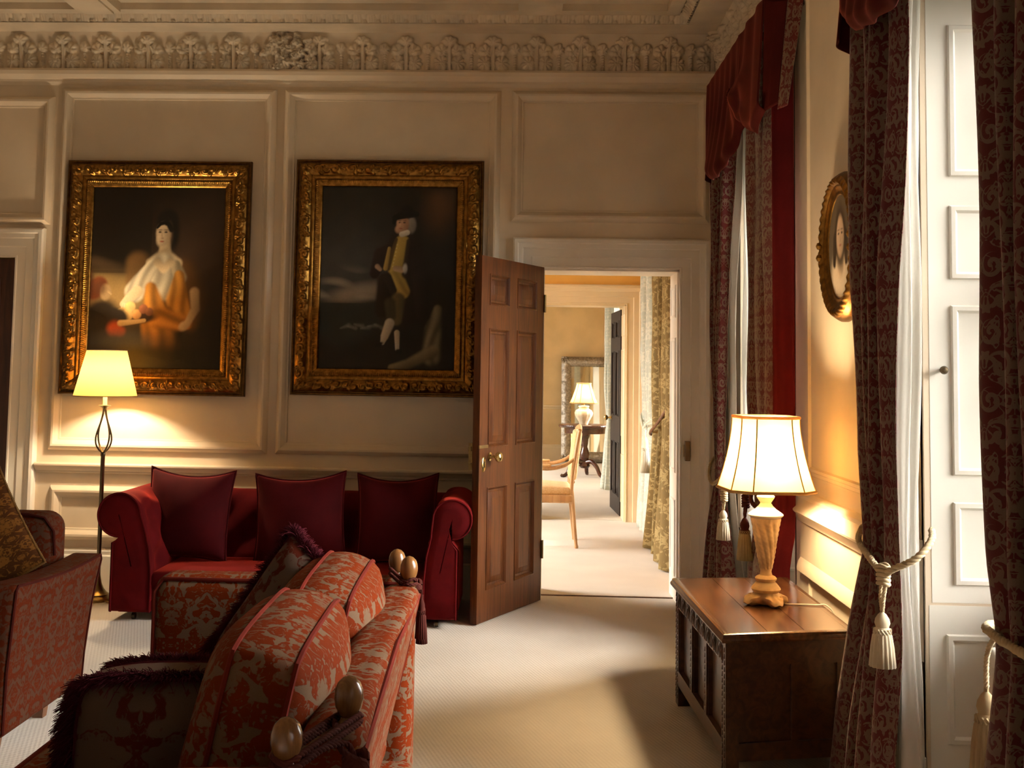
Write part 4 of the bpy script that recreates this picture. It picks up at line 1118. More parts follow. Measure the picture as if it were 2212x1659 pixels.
def table_lamp():
    zt = .517; c = (.935, 4.57, zt)
    root = thing('table_lamp', c, 'carved stone-coloured table lamp with lit bell shade standing on the oak chest', 'lamp')
    b = MB(); N8 = 96; P = []
    for (r, z, lob) in ((.030, .002, 0), (.070, .001, .25), (.088, .010, .30), (.085, .022, .28), (.062, .034, .16), (.050, .044, .05), (.044, .050, 0)):
        row = []
        for j in range(N8):
            a = 2 * PI * j / N8; q = max(0, math.cos(2 * (a - .6)) ) if False else (.5 + .5 * math.cos(4 * (a - .35)))
            rr = r * (1 - lob + lob * 1.25 * q ** .8); zz = z + (.016 * (1 - q) if .0005 < z < .03 and r > .06 else 0) + .004 * q * math.cos(16 * (a - .35)) * (r > .06)
            row.append((c[0] + rr * math.cos(a), c[1] + rr * math.sin(a), zt + zz))
        P.append(row)
    b.grid(np.array(P), closev=True); b.build('foot', 'lamp_stone', root, angle=60)
    MB().lathe([(.044, .046), (.052, .052), (.056, .060), (.053, .066), (.040, .082), (.034, .088), (.040, .094), (.041, .100), (.036, .106), (.024, .112), (.021, .125), (.023, .136)], c, 36).build('turned_stem', 'lamp_stone', root)
    P = []; n = 72
    for i in range(40):
        t = i / 39; z = .134 + t * .196; r = .022 + .034 * t ** .8
        row = []
        for j in range(n):
            a = 2 * PI * j / n; th = a * 5 + t * 5.2
            g = abs(math.cos(th / 1.0)) ** .6; rr = r * (.86 + .15 * g) + .0012 * math.sin(t * 70 + a * 10) * g
            if t > .86: rr = rr * (1 - (t - .86) / .14) + (.058 + .0) * (t - .86) / .14
            row.append((c[0] + rr * math.cos(a), c[1] + rr * math.sin(a), zt + z))
        P.append(row)
    MB().grid(np.array(P), closev=True).build('carved_column', 'lamp_stone', root, angle=80)
    MB().lathe([(.050, .328), (.060, .332), (.067, .340), (.066, .344), (.058, .350), (.040, .362), (.026, .376), (.021, .384), (.021, .388), (.032, .404), (.034, .410), (.030, .416), (.018, .418)], c, 36).build('collar', 'lamp_ivory', root)
    MB().lathe([(.014, .416), (.014, .47), (.012, .475)], c, 16).build('socket', 'candle_ivory', root)
    sh = oct_shade(root, c, zt + .438, zt + .716, .164, .112, 'shade_ivory', cut=.40, rot=.10, rib=.003)
    b = MB().tube([(c[0], c[1], zt + .47), (c[0], c[1], zt + .70)], .003, 6)
    for k in range(4):
        a = k * PI / 2; b.tube([(c[0], c[1], zt + .695), (c[0] + .11 * math.cos(a), c[1] + .11 * math.sin(a), zt + .71)], .002, 5)
    b.build('shade_carrier', 'antique_brass', sh)
    MB().tube(spline([(c[0] + .07, c[1], zt + .004), (1.03, 4.565, zt + .004), (1.12, 4.56, zt + .004), (1.165, 4.55, zt + .002), (1.19, 4.53, zt - .06), (1.192, 4.50, zt - .3)], 8), .003, 6).build('cable', 'cable_white', root)
    lamp_light('bulb', (0, 0, .56), TABLE_LAMP_W, (1.0, .75, .42), .06, root)
table_lamp()

# ================================================================== OAK CHEST
def oak_chest():
    CN = [(.683, 4.035), (1.155, 4.15), (1.15, 5.19), (.644, 5.10)]   # near left, near right, far right, far left
    root = thing('oak_chest', (.91, 4.62, 0), 'dark carved oak coffer with panelled front below the window wall, lamp standing on it', 'chest')
    def cp(u, v, z):
        a, b_, c_, d_ = (np.array(q) for q in CN)
        p = a * (1 - u) * (1 - v) + b_ * u * (1 - v) + c_ * u * v + d_ * (1 - u) * v
        return (p[0], p[1], z)
    def cb(b, u0, u1, v0, v1, z0, z1):
        P = [(u0, v0), (u1, v0), (u1, v1), (u0, v1)]
        b.hexa([cp(u, v, z0) for u, v in P] + [cp(u, v, z1) for u, v in P]); return b
    # lid: three boards with a moulded edge
    b = MB()
    for (u0, u1) in ((.05, .338), (.342, .62), (.624, 1.0)): cb(b, u0, u1, .015, .985, .488, .517)
    cb(b, .04, 1.0, .01, .99, .486, .512)
    lid = b.build('lid', 'chest_top_oak', root, smooth=False)
    b = MB()
    e = [(0.0, 0.0), (1.0, 0.0), (1.0, 1.0), (0.0, 1.0)]
    mo = [(.0, .486), (-.012, .488), (-.016, .494), (-.012, .502), (-.004, .506), (-.001, .514), (.012, .5172), (.05, .5172)]
    rows = []
    for (z_off, z) in mo:
        k = z_off
        rows.append([cp(u + (k if u == 0 else -k) * 1.0, v + (k if v == 0 else -k) * .45, z) for u, v in e])
    b.grid(np.array(rows), closev=True); b.build('lid_moulding', 'chest_top_oak', lid, angle=30)
    # carcass: stiles, rails
    fu0, fu1 = .025, .975; fv0, fv1 = .02, .98; ZT = .487
    b = MB()
    sw_u, sw_v = .10, .062
    for (u0, u1) in ((fu0, fu0 + sw_u), (fu1 - sw_u, fu1)):
        for (v0, v1) in ((fv0, fv0 + sw_v), (fv1 - sw_v, fv1)):
            b = MB(); cb(b, u0, u1, v0, v1, 0, ZT); b.build('corner_stile', 'chest_oak', root, smooth=False)
    b = MB()
    for (z0, z1) in ((.405, ZT), (.085, .145)):
        cb(b, fu0, fu0 + .05, fv0 + sw_v, fv1 - sw_v, z0, z1); cb(b, fu1 - .05, fu1, fv0 + sw_v, fv1 - sw_v, z0, z1)
        cb(b, fu0 + sw_u, fu1 - sw_u, fv0, fv0 + .025, z0, z1); cb(b, fu0 + sw_u, fu1 - sw_u, fv1 - .025, fv1, z0, z1)
    b.build('rail', 'chest_oak', root, smooth=False)
    vs = np.linspace(fv0 + sw_v, fv1 - sw_v, 4)
    b = MB()
    for v in vs[1:-1]:
        b = MB(); cb(b, fu0 - .001, fu0 + .05, v - .022, v + .022, .145, .405); b.build('muntin', 'chest_oak', root, smooth=False)
    b = MB(); cb(b, .52, .57, fv0, fv0 + .025, .145, .405); b.build('muntin', 'chest_oak', root, smooth=False)
    for i in range(3):
        va, vb = vs[i] + (.022 if i else 0), vs[i + 1] - (.022 if i < 2 else 0)
        b = MB(); cb(b, fu0 + .045, fu0 + .06, va, vb, .145, .405)
        for q in (.0, 1): cb(b, fu0 + .012, fu0 + .05, va if q == 0 else vb - .008, va + .008 if q == 0 else vb, .145, .405)
        b.build('front_panel', 'chest_oak', root, smooth=False)
    for (ua, ub) in ((fu0 + sw_u, .52), (.57, fu1 - sw_u)):
        b = MB(); cb(b, ua, ub, fv0 + .010, fv0 + .02, .145, .405); b.build('end_panel', 'chest_oak', root, smooth=False)
    b = MB(); cb(b, fu1 - .04, fu1 - .02, .07, .93, .14, .41); cb(b, .07, .93, fv1 - .02, fv1 - .01, .14, .41); cb(b, .07, .93, .06, .94, .085, .10); b.build('carcass_board', 'chest_oak', root, smooth=False)
    # carved lunettes on the top rail and gouges on the stiles
    b = MB(); nl = 9
    for i in range(nl):
        v = fv0 + .04 + (fv1 - fv0 - .08) * (i + .5) / nl; hw = (fv1 - fv0 - .08) / nl / 2 * .95
        for (k, rr) in ((1.0, .0035), (.72, .003)):
            pts = [cp(fu0 - .001, v + hw * k * math.cos(a), .412 + .062 * k * math.sin(a)) for a in np.linspace(0, PI, 14)]
            b.tube(pts, rr, 5)
        for a in (.25, .5, .75):
            b.tube([cp(fu0 - .001, v, .414), cp(fu0 - .001, v + hw * .62 * math.cos(PI * a), .414 + .040 * math.sin(PI * a))], [.004, .0015], 5)
    for v in (fv0 + .015, fv0 + .047, fv1 - .015, fv1 - .047, vs[1], vs[2]):
        z0, z1 = (.03, .47) if v in (fv0 + .015, fv0 + .047, fv1 - .015, fv1 - .047) else (.15, .40)
        for k in range(int((z1 - z0) / .022)):
            z = z0 + k * .022; b.tube([cp(fu0 - .001, v, z), cp(fu0 - .001, v, z + .016)], [.0035, .0015], 5)
    b.build('carving', 'chest_oak', root)
oak_chest()

# ================================================================== KNOLE SOFA
def box_cushion(root, M, w, h, te, bulge, mat, pip, pip_r=.006, n=26, rc=.10, body='cover', part=None, wob=.008):
    """boxed cushion: x thickness, y width (centred), z height from 0"""
    a = np.linspace(-1, 1, n); A, B = np.meshgrid(a, a, indexing='ij')
    Y = A * np.sqrt(1 - rc * B ** 4) * w / 2; Z = B * np.sqrt(1 - rc * A ** 4) * h / 2 + h / 2
    Bl = bulge * np.sqrt((1 - np.abs(A) ** 2.2) * (1 - np.abs(B) ** 2.2)) + wob * np.sin(A * 4 + B * 3) * (1 - A * A) * (1 - B * B)
    def X(P): return np.array([list(M @ Vector(q)) for q in P.reshape(-1, 3)]).reshape(P.shape)
    b = MB(); UV = np.stack([Y + 1, Z], -1)
    for sg in (-1, 1):
        b.grid(X(np.stack([(te / 2 + Bl) * sg, Y, Z], -1)), UV, flip=sg < 0)
    idx = [(i, 0) for i in range(n)] + [(n - 1, j) for j in range(1, n)] + [(i, n - 1) for i in range(n - 2, -1, -1)] + [(0, j) for j in range(n - 2, 0, -1)]
    per = [(Y[i], Z[i]) for i in idx]; cy, cz = 0, h / 2; m = 7
    P = np.zeros((len(per), m, 3)); U2 = np.zeros((len(per), m, 2)); acc = 0
    for i, (y, z) in enumerate(per):
        d = math.hypot(y - cy, z - cz); ny, nz = (y - cy) / d, (z - cz) / d
        if i: acc += math.dist(per[i], per[i - 1])
        for j in range(m):
            t = j / (m - 1); k = .014 * math.sin(PI * t)
            P[i, j] = ((t - .5) * te, y + ny * k, z + nz * k); U2[i, j] = (t * te + 2, acc)
    b.grid(X(P), U2, closeu=True)
    o = b.build(body, mat, root, weld=True, angle=180)
    lines = []
    for sg in (-1, 1):
        pts = [M @ Vector((sg * te / 2, y, z)) for y, z in per]; lines.append(pts)
        if pip:
            p2 = MB().tube(pts, pip_r, 6, closed=True).build('piping', pip, root)
    return lines
EGG = [(.012, 0), (.019, .003), (.020, .008), (.014, .013), (.012, .018), (.016, .023), (.021, .034), (.0235, .048), (.0225, .062), (.018, .074), (.010, .082), (.001, .085)]
def tassel(root, p, L, r, mat, head_mat=None, name='tassel', cord=0.0):
    """tassel hanging from p"""
    x, y, z = p; b = MB()
    h = L * .38
    if cord: b.tube([(x, y, z), (x, y, z - cord)], r * .16, 6)
    z -= cord
    b.lathe([(r * .15, 0), (r * .35, -h * .12), (r * .55, -h * .32), (r * .62, -h * .52), (r * .5, -h * .72), (r * .62, -h * .82), (r * .68, -h * .92), (r * .6, -h)], (x, y, z), 18)
    t = b.build(name, head_mat or mat, root)
    b = MB().lathe([(r * .55, -h * .96), (r * .72, -h * 1.1), (r * .86, -(h + (L - h) * .4)), (r * 1.0, -L), (r * .6, -L + .001)], (x, y, z), 64, mod=lambda a, zz: 1 + .07 * math.sin(a * 16) + .03 * math.sin(a * 27 + 1))
    b.build('skirt', mat, t, angle=180)
    b = MB()
    for k in range(16):
        a = 2 * PI * k / 16; q = a + 2 * PI / 16
        b.tube([(x + r * .66 * math.cos(a), y + r * .66 * math.sin(a), z - h * .80), (x + r * .70 * math.cos(q), y + r * .70 * math.sin(q), z - h * 1.02)], r * .07, 4)
    b.build('netting', mat, t)
    return t
def knole():
    root = thing('knole_sofa', (-.7, 2.6, 0), 'red and cream damask sofa with roped wooden finials in the foreground', 'sofa')
    D = 'sofa_damask'
    def backf(p):
        p = np.array(p); k = (p[2] - .1) / .72
        p[0] -= .22 * (.80 - p[2]) + .036 * (p[1] - 1.95) / 1.34 + .005 * math.sin((p[1] - 1.9) * 4)
        p[2] += .006 * math.sin((p[1] - 1.95) / 1.3 * PI) if p[2] > .6 else 0
        return p
    bk = MB().rbox(-.365, -.245, 1.93, 3.29, .10, .80, .042, 5, backf, 14).build('backrest', D, root, weld=True, angle=180)
    MB().tube([backf(q) for q in [(-.249, 1.95, .14), (-.247, 1.945, .5), (-.249, 1.95, .77), (-.252, 2.6, .787), (-.249, 3.27, .77), (-.247, 3.275, .5)]], .0055, 6).build('piping', 'piping_coral', bk)
    def armf(sg):
        def f(p):
            p = np.array(p); t = (-.33 - p[0]) / .74
            if p[2] > .4: p[2] -= .05 * max(0, t) ** 1.5
            return p
        return f
    a1 = MB().rbox(-1.06, -.31, 3.325, 3.465, .10, .795, .045, 5, None, 10).build('arm', D, root, weld=True, angle=180)
    a2 = MB().rbox(-1.10, -.31, 1.66, 1.83, .10, .795, .055, 5, armf(1), 10).build('arm', D, root, weld=True, angle=180)
    MB().tube([(-1.055, 3.335, .2), (-1.055, 3.335, .75), (-1.03, 3.335, .785), (-.36, 3.335, .786)], .006, 6).build('piping', 'piping_coral', a1)
    MB().rbox(-1.14, -.30, 1.80, 3.35, .10, .30, .03, 3, None, 8).build('seat_base', D, root, weld=True, angle=180)
    for (y0, y1, x0) in ((1.84, 2.56, -1.20), (2.565, 3.32, -1.16)):
        def sf(p):
            p = np.array(p); q = math.sin(PI * np.clip((p[1] - y0) / (y1 - y0), 0, 1)) * math.sin(PI * np.clip((p[0] - x0) / (-.37 - x0), 0, 1))
            p[2] += .02 * q if p[2] > .40 else 0; return p
        c = MB().rbox(x0, -.37, y0, y1, .30, .485, .055, 5, sf, 10).build('seat_cushion', D, root, weld=True, angle=180)
        MB().tube([(x0 + .05, y0 + .012, .472), (x0 + .012, y0 + .05, .472), (x0 + .012, y1 - .05, .472), (x0 + .05, y1 - .012, .472)], .006, 6).build('piping', 'piping_coral', c)
    for (x, y) in ((-1.08, 1.72), (-1.03, 3.40), (-.33, 1.98), (-.33, 3.22)):
        MB().lathe([(.018, 0), (.022, .04), (.03, .11)], (x, y, 0), 12).build('leg', 'leg_wood', root)
    FIN = [(-.290, 1.985, .795), (-.350, 1.765, .79), (-.315, 3.245, .795), (-.365, 3.40, .79)]
    for (x, y, z) in FIN:
        MB().lathe([(r * 1.06, zz) for r, zz in EGG], (x, y, z), 28).build('finial', 'finial_oak', root)
    MB().lathe([(.001, -.012), (.010, -.009), (.0135, 0), (.010, .009), (.001, .012)], (-.268, 1.945, .765), 16).build('stud', 'finial_oak', root)
    for (a, c, tp, nm) in ((FIN[0], FIN[1], (-.262, 1.885, .775), 0), (FIN[2], FIN[3], (-.305, 3.31, .79), 1)):
        ca, cc = Vector(a), Vector(c); z = .805; pts = []
        d = (cc - ca); ang = math.atan2(d.y, d.x)
        for (ctr, a0) in ((cc, ang - PI / 2), (ca, ang + PI / 2)):
            for k in range(9):
                q = a0 + PI * k / 8; pts.append((ctr.x + .021 * math.cos(q), ctr.y + .021 * math.sin(q), z))
        pts.append(pts[0])
        rp = MB().rope(pts, .0055).rope([(p[0], p[1], p[2] + .011 + .004 * math.sin(i)) for i, p in enumerate(pts)], .0055)
        rp.rope(spline([(a[0] - .02, a[1] - .02, .81), (a[0] + .005, (a[1] + c[1]) / 2, .795), tp], 6), .0055)
        rp.rope(spline([(c[0] + .02, c[1] + (.02 if c[1] < a[1] else -.02), .81), (tp[0] - .02, tp[1], .80), tp], 6), .0055)
        o = rp.build('rope', 'rope_wine', root, angle=180)
        b = MB()
        for k in range(5):
            q = [(tp[0] + .017 * math.cos(t + k), tp[1] + .017 * math.sin(t + k), tp[2] + .011 * math.sin(t * 2 + k * 1.3) - .002 * k) for t in np.linspace(0, 5.6, 14)]
            b.tube(q, .006, 6)
        b.build('knot', 'rope_wine', o)
        for k in range(2): tassel(root, (tp[0] + .022, tp[1] + .028 * k - .014, tp[2] - .01 - .02 * k), .11, .016, 'rope_wine', None, 'tassel', .025)
    return root
knole()
def up(v): return Vector((0, 0, 1))
for (cy, h, lab, ry) in ((2.325, .43, 'large damask back cushion with coral piping at the near end of the foreground sofa', .03), (2.945, .415, 'large damask back cushion with coral piping at the far end of the foreground sofa', .03)):
    root = thing('back_cushion', (-.47, cy, .44), lab, 'cushion', 'damask back cushions on the foreground sofa')
    M = Matrix.Translation((-.535, cy, .485)) @ Matrix.Rotation(.19, 4, 'Y') @ Matrix.Rotation(ry, 4, 'Z')
    box_cushion(root, M, .60, h, .115, .085, 'sofa_damask', 'piping_coral', .0055, rc=.16)
def fringed():
    root = thing('fringed_cushion', (-.74, 2.22, .44), 'boxed damask cushion with thick wine fringe on the near seat of the foreground sofa', 'cushion', 'wine fringed cushions')
    M = Matrix.Translation((-.665, 2.26, .50)) @ Matrix.Rotation(PI / 2 + .10, 4, 'Z') @ Matrix.Rotation(.12, 4, 'Y')
    ls = box_cushion(root, M, .33, .30, .23, .045, 'cushion_damask', None, rc=.14)
    for l in ls: MB().tube(l, .007, 6, closed=True).build('braid', 'fringe_wine', root)
    c = M @ Vector((0, 0, .17))
    fringe('fringe', [(ls[0] + ls[0][:1], lambda p: (p - c).normalized()), (ls[1] + ls[1][:1], lambda p: (p - c).normalized())], .042, 7500, 'fringe_wine', root, .0012, .55, .45, seed=3)
    root = thing('fringed_cushion', (-.70, 3.10, .44), 'square damask cushion with wine fringe tilted against the far arm of the foreground sofa', 'cushion', 'wine fringed cushions')
    M = Matrix.Translation((-.71, 3.06, .545)) @ Matrix.Rotation(-.55, 4, 'Z') @ Matrix.Rotation(-.30, 4, 'X') @ Matrix.Rotation(.52, 4, 'Y')
    pts = pillow(root, M, .38, .38, .17, 'cushion_damask', None, pull=.05)
    MB().tube(pts, .007, 6, closed=True).build('braid', 'fringe_wine', root)
    c2 = M @ Vector((0, 0, .2))
    fringe('fringe', [(pts + pts[:1], lambda p: (p - c2).normalized())], .045, 7500, 'fringe_wine', root, .0012, .7, .4, seed=5)
fringed()

# ---- armchair on the left ----------------------------------------------------
def armchair():
    root = thing('armchair', (-2.4, 4.5, 0), 'patterned orange-red damask armchair cut off by the left picture edge', 'armchair')
    D = 'chair_damask'
    def fa(sgn, xo):
        def f(p):
            p = np.array(p); k = np.clip((p[2] - .06) / .54, 0, 1); v = np.clip((p[1] - 4.12) / .8, 0, 1)
            p[0] += sgn * (.05 * k ** 2) * (.6 + .5 * v); p[1] += .05 * k * v; p[2] -= .02 * math.sin(v * PI) * (k > .8)
            return p
        return f
    a = MB().rbox(-1.965, -1.83, 4.12, 4.86, .065, .605, .022, 4, fa(1, -1.83), 10).build('arm', D, root, weld=True, angle=180)
    f = fa(1, 0)
    MB().tube([tuple(f(p)) for p in [(-1.832, 4.128, .08), (-1.832, 4.126, .3), (-1.832, 4.126, .585)] + [(-1.834, y, .600) for y in np.linspace(4.14, 4.84, 12)] + [(-1.832, 4.852, z) for z in (.58, .4, .2, .08)]], .0055, 6).build('piping', 'piping_wine', a)
    MB().rbox(-2.93, -2.80, 4.12, 4.86, .065, .605, .022, 4, fa(-1, 0), 8).build('arm', D, root, weld=True, angle=180)
    MB().rbox(-2.82, -1.95, 4.14, 4.86, .07, .30, .02, 3, None, 8).build('seat_base', D, root, weld=True, angle=180)
    MB().rbox(-2.81, -1.965, 4.12, 4.74, .29, .43, .05, 5, None, 8).build('seat_cushion', D, root, weld=True, angle=180)
    bk = MB().rbox(-2.86, -1.94, 4.78, 4.95, .12, .775, .075, 6, None, 10).build('backrest', D, root, weld=True, angle=180)
    MB().tube([(-1.944, 4.80, .6), (-1.95, 4.795, .70), (-1.99, 4.79, .755), (-2.06, 4.79, .768), (-2.75, 4.79, .768)], .006, 6).build('piping', 'piping_wine', bk)
    for (x, y) in ((-1.90, 4.20), (-1.905, 4.62), (-2.86, 4.20), (-2.86, 4.62)):
        MB().hexa([(x - .02, y - .02, 0), (x + .02, y - .02, 0), (x + .02, y + .02, 0), (x - .02, y + .02, 0), (x - .028, y - .028, .08), (x + .028, y - .028, .08), (x + .028, y + .028, .08), (x - .028, y + .028, .08)]).build('leg', 'leg_wood', root, smooth=False)
    r2 = thing('gold_cushion', (-2.16, 4.62, .44), 'bronze gold velvet cushion leaning in the left armchair', 'cushion')
    M = Matrix.Translation((-2.09, 4.60, .475)) @ Matrix.Rotation(-.12, 4, 'Z') @ Matrix.Rotation(-.20, 4, 'X') @ Matrix.Rotation(-.62, 4, 'Y')
    pts = pillow(r2, M, .46, .46, .17, 'gold_damask', None, pull=.04)
    MB().rope(pts + pts[:1], .006, .02).build('cord_edging', 'rope_bronze', r2, angle=180)
armchair()

# ================================================================== CURTAINS
def cloth(name, mat, root, keys, folds, amp, cw, x_fn=None, nz=70, ns=None, lean=None, parent=None, seed=0, z0=0.01, z1=3.0):
    """keys: list of (z, y_far, y_near, x_offset) from the top down; the cloth hangs in the plane x, folded"""
    ks = sorted(keys); zz = [k[0] for k in ks]
    ns = ns or folds * 14 + 1; rg = np.random.default_rng(seed); ph = rg.uniform(0, 6, 8)
    Z = np.linspace(z1, z0, nz); s = np.linspace(0, 1, ns); P = np.zeros((nz, ns, 3)); UV = np.zeros((nz, ns, 2))
    sw = s + .028 * np.sin(2 * PI * s * 2 + ph[0]) + .015 * np.sin(2 * PI * s * 5 + ph[1]); sw = (sw - sw[0]) / (sw[-1] - sw[0])
    for i, z in enumerate(Z):
        yf, yn, xo = (np.interp(z, zz, [k[c] for k in ks]) for c in (1, 2, 3))
        w = abs(yf - yn); a = amp * np.clip(.45 + .55 * w / abs(ks[-1][1] - ks[-1][2]), .35, 1.35)
        th = 2 * PI * folds * s + .35 * np.sin(z * 1.6 + ph[2] + s * 4)
        y = yf + (yn - yf) * sw + a * .35 * np.sin(2 * th) * np.sign(yn - yf) * .5
        x = xo + a * np.cos(th) * (1 + .25 * np.sin(s * 9 + ph[3])) + .006 * np.sin(z * 5 + s * 11 + ph[4])
        P[i, :, 0] = np.minimum(x, XR - .006); P[i, :, 1] = y; P[i, :, 2] = z; UV[i, :, 0] = s * cw + 1; UV[i, :, 1] = z
    b = MB().grid(P, UV); o = b.build(name, mat, root, angle=180)
    md = o.modifiers.new('thickness', 'SOLIDIFY'); md.thickness = .003; md.offset = 0
    return o
def tieback(pts, knot, label, rope_mat, t_mat, head, L=.16, r=.032, cord=.05, tpos=None, group='rope tiebacks on the red curtains'):
    root = thing('curtain_tieback', knot, label, 'tieback', group)
    MB().rope(spline(pts, 8), .011, .05, 3, 6).build('rope', rope_mat, root, angle=180)
    b = MB(); kx, ky, kz = knot
    if tpos is None:
        tpos = (kx, ky, kz - .03)
        for k in range(5):
            z = kz + .02 - .012 * k; b.tube([(kx + .018 * math.cos(q) * .8, ky + .024 * math.sin(q), z + .003 * math.sin(q * 2)) for q in np.linspace(0, 2 * PI, 18)[:-1]], .0065, 6, closed=True)
        b.rope([(kx, ky - .02, kz - .03), (kx - .004, ky - .012, kz - .07), (kx - .004, ky, kz - cord - .06)], .007); b.rope([(kx, ky + .02, kz - .03), (kx - .004, ky + .012, kz - .07), (kx - .004, ky, kz - cord - .06)], .007)
        b.build('knot', rope_mat, root, angle=180)
        tpos = (kx - .004, ky, kz - cord - .05)
    tassel(root, tpos, L, r, t_mat, head, 'tassel', .012)
    return root
SC = 'scroll_curtain'
# far window, far side
rt = thing('curtain', (1.1, 6.7, 0), 'red scroll-patterned curtain hanging beside the white doorway, far side of the far window', 'curtain', 'red scroll-patterned curtains')
cloth('drape', SC, rt, [(3.0, 6.86, 6.30, 1.10), (2.4, 6.86, 6.32, 1.10), (1.65, 6.84, 6.55, 1.10), (1.0, 6.78, 6.62, 1.11), (.79, 6.78, 6.62, 1.11), (.55, 6.9, 6.45, 1.10), (.01, 7.08, 6.15, 1.09)], 5, .028, 1.1, seed=1, z0=.012)
cloth('border', 'dark_red_velvet', rt, [(3.0, 6.99, 6.90, 1.13), (1.65, 6.97, 6.88, 1.13), (.79, 6.83, 6.76, 1.14), (.01, 7.14, 7.05, 1.13)], 1, .006, .1, seed=1, z0=.012)
cloth('lining', 'curtain_lining', rt, [(3.0, 6.80, 6.32, 1.165), (1.65, 6.8, 6.56, 1.165), (.79, 6.74, 6.64, 1.175), (.01, 6.9, 6.2, 1.165)], 4, .02, 1., seed=2, z0=.015)
tieback([(1.205, 6.92, .98), (1.10, 6.86, .90), (1.065, 6.78, .82), (1.06, 6.64, .78), (1.07, 6.55, .80), (1.15, 6.52, .88), (1.20, 6.55, .93)], (1.06, 6.25, .76), 'rope tieback with cream tassel behind the lit table lamp', 'rope_gold', 'tassel_cream', 'tassel_cream', .155, .036, .02)
# far window, near side
rt = thing('curtain', (1.1, 5.4, 0), 'red scroll-patterned curtain behind the table lamp shade, near side of the far window', 'curtain', 'red scroll-patterned curtains')
cloth('drape', SC, rt, [(3.0, 5.80, 5.14, 1.085), (2.4, 5.80, 5.14, 1.085), (1.3, 5.74, 5.14, 1.085), (.85, 5.62, 5.18, 1.095), (.75, 5.62, 5.18, 1.095), (.62, 5.68, 5.18, 1.09), (.5, 5.78, 5.24, 1.09), (.01, 5.9, 5.25, 1.09)], 3, .015, .95, seed=4, z0=.012)
b = MB(); b.grid(np.array([[(1.078 + .089 * k / 8, 5.128 + .11 * (1 - float(sstep(.53, .75, z))) - .012 * math.sin(k * .8 + z) - .03 * k / 8, z) for k in range(9)] for z in np.linspace(3.0, .012, 40)]))
o = b.build('border', 'dark_red_velvet', rt, angle=180); md = o.modifiers.new('thickness', 'SOLIDIFY'); md.thickness = .003
tieback([(1.20, 5.08, .98), (1.10, 5.09, .90), (1.07, 5.2, .84), (1.068, 5.4, .79), (1.07, 5.57, .82), (1.14, 5.68, .9)], (1.055, 5.62, .80), 'rope tieback with dark tassel on the curtain behind the lit table lamp stem', 'rope_wine', 'tassel_shadow', 'rope_wine', .2, .036, .02)
# near window, far side
rt = thing('curtain', (1.05, 3.55, 0), 'red scroll-patterned curtain tied back with a cream tassel in front of the oak chest end', 'curtain', 'red scroll-patterned curtains')
cloth('drape', SC, rt, [(3.0, 3.90, 3.38, 1.10), (2.4, 3.90, 3.40, 1.10), (1.70, 3.92, 3.53, 1.10), (1.15, 3.86, 3.55, 1.10), (.9, 3.82, 3.58, 1.11), (.84, 3.82, 3.58, 1.11), (.6, 3.93, 3.53, 1.095), (.3, 4.04, 3.52, 1.075), (.01, 4.09, 3.52, 1.06)], 4, .03, 1.15, seed=6, z0=.012, nz=110)
cloth('lining', 'sheer_white', rt, [(3.0, 3.62, 3.46, 1.14), (1.70, 3.66, 3.52, 1.14), (.87, 3.70, 3.58, 1.15), (.3, 3.70, 3.50, 1.14), (.01, 3.70, 3.48, 1.13)], 3, .016, 1.0, seed=7, z0=.015)
tieback([(1.205, 3.92, .95), (1.12, 3.90, .91), (1.072, 3.80, .875), (1.055, 3.62, .845), (1.05, 3.48, .826), (1.065, 3.43, .845), (1.12, 3.39, .885), (1.17, 3.42, .93), (1.2, 3.5, .95)], (1.05, 3.475, .826), 'rope tieback with large cream tassel on the curtain beside the white shutters', 'pale_rope', 'tassel_cream', 'tassel_cream', .155, .036, .05)
# near window, near side
rt = thing('curtain', (1.0, 2.2, 0), 'dark red patterned curtain filling the right picture edge', 'curtain', 'red scroll-patterned curtains')
cloth('drape', SC, rt, [(3.0, 2.70, 1.95, 1.04), (1.4, 2.69, 2.0, 1.04), (1.0, 2.69, 2.05, 1.05), (.85, 2.68, 2.1, 1.06), (.8, 2.68, 2.1, 1.06), (.5, 2.76, 2.0, 1.05), (.01, 2.8, 1.9, 1.04)], 6, .03, 1.3, seed=9, z0=.012, nz=90)
nt_ = tieback([(1.20, 2.05, .90), (1.08, 2.06, .87), (1.028, 2.14, .845), (1.02, 2.4, .84), (1.026, 2.62, .84), (1.05, 2.71, .84), (1.10, 2.74, .84), (1.2, 2.72, .86)], (1.13, 2.80, .83), 'rope tieback with shadowed tassel at the right picture edge in front of the radiator', 'pale_rope', 'tassel_shadow', 'tassel_shadow', .19, .038, .02, tpos=(1.13, 2.93, .65))
MB().rope(spline([(1.10, 2.74, .84), (1.12, 2.83, .80), (1.13, 2.92, .73), (1.13, 2.93, .645)], 6), .007).build('cord', 'pale_rope', nt_, angle=180)
hk = MB().lathe([(.001, 0), (.016, 0), (.017, .004), (.007, .008), (.006, .03), (.014, .036), (.018, .044), (.012, .052), (.001, .054)], seg=16).build('tieback_hook', 'dark_bronze')
hk.location = (XR - .002, 5.02, .955); hk.rotation_euler = (0, -PI / 2, 0)
tag(hk, 'small dark knob fixed to the pier just right of the lit table lamp shade', 'hook')
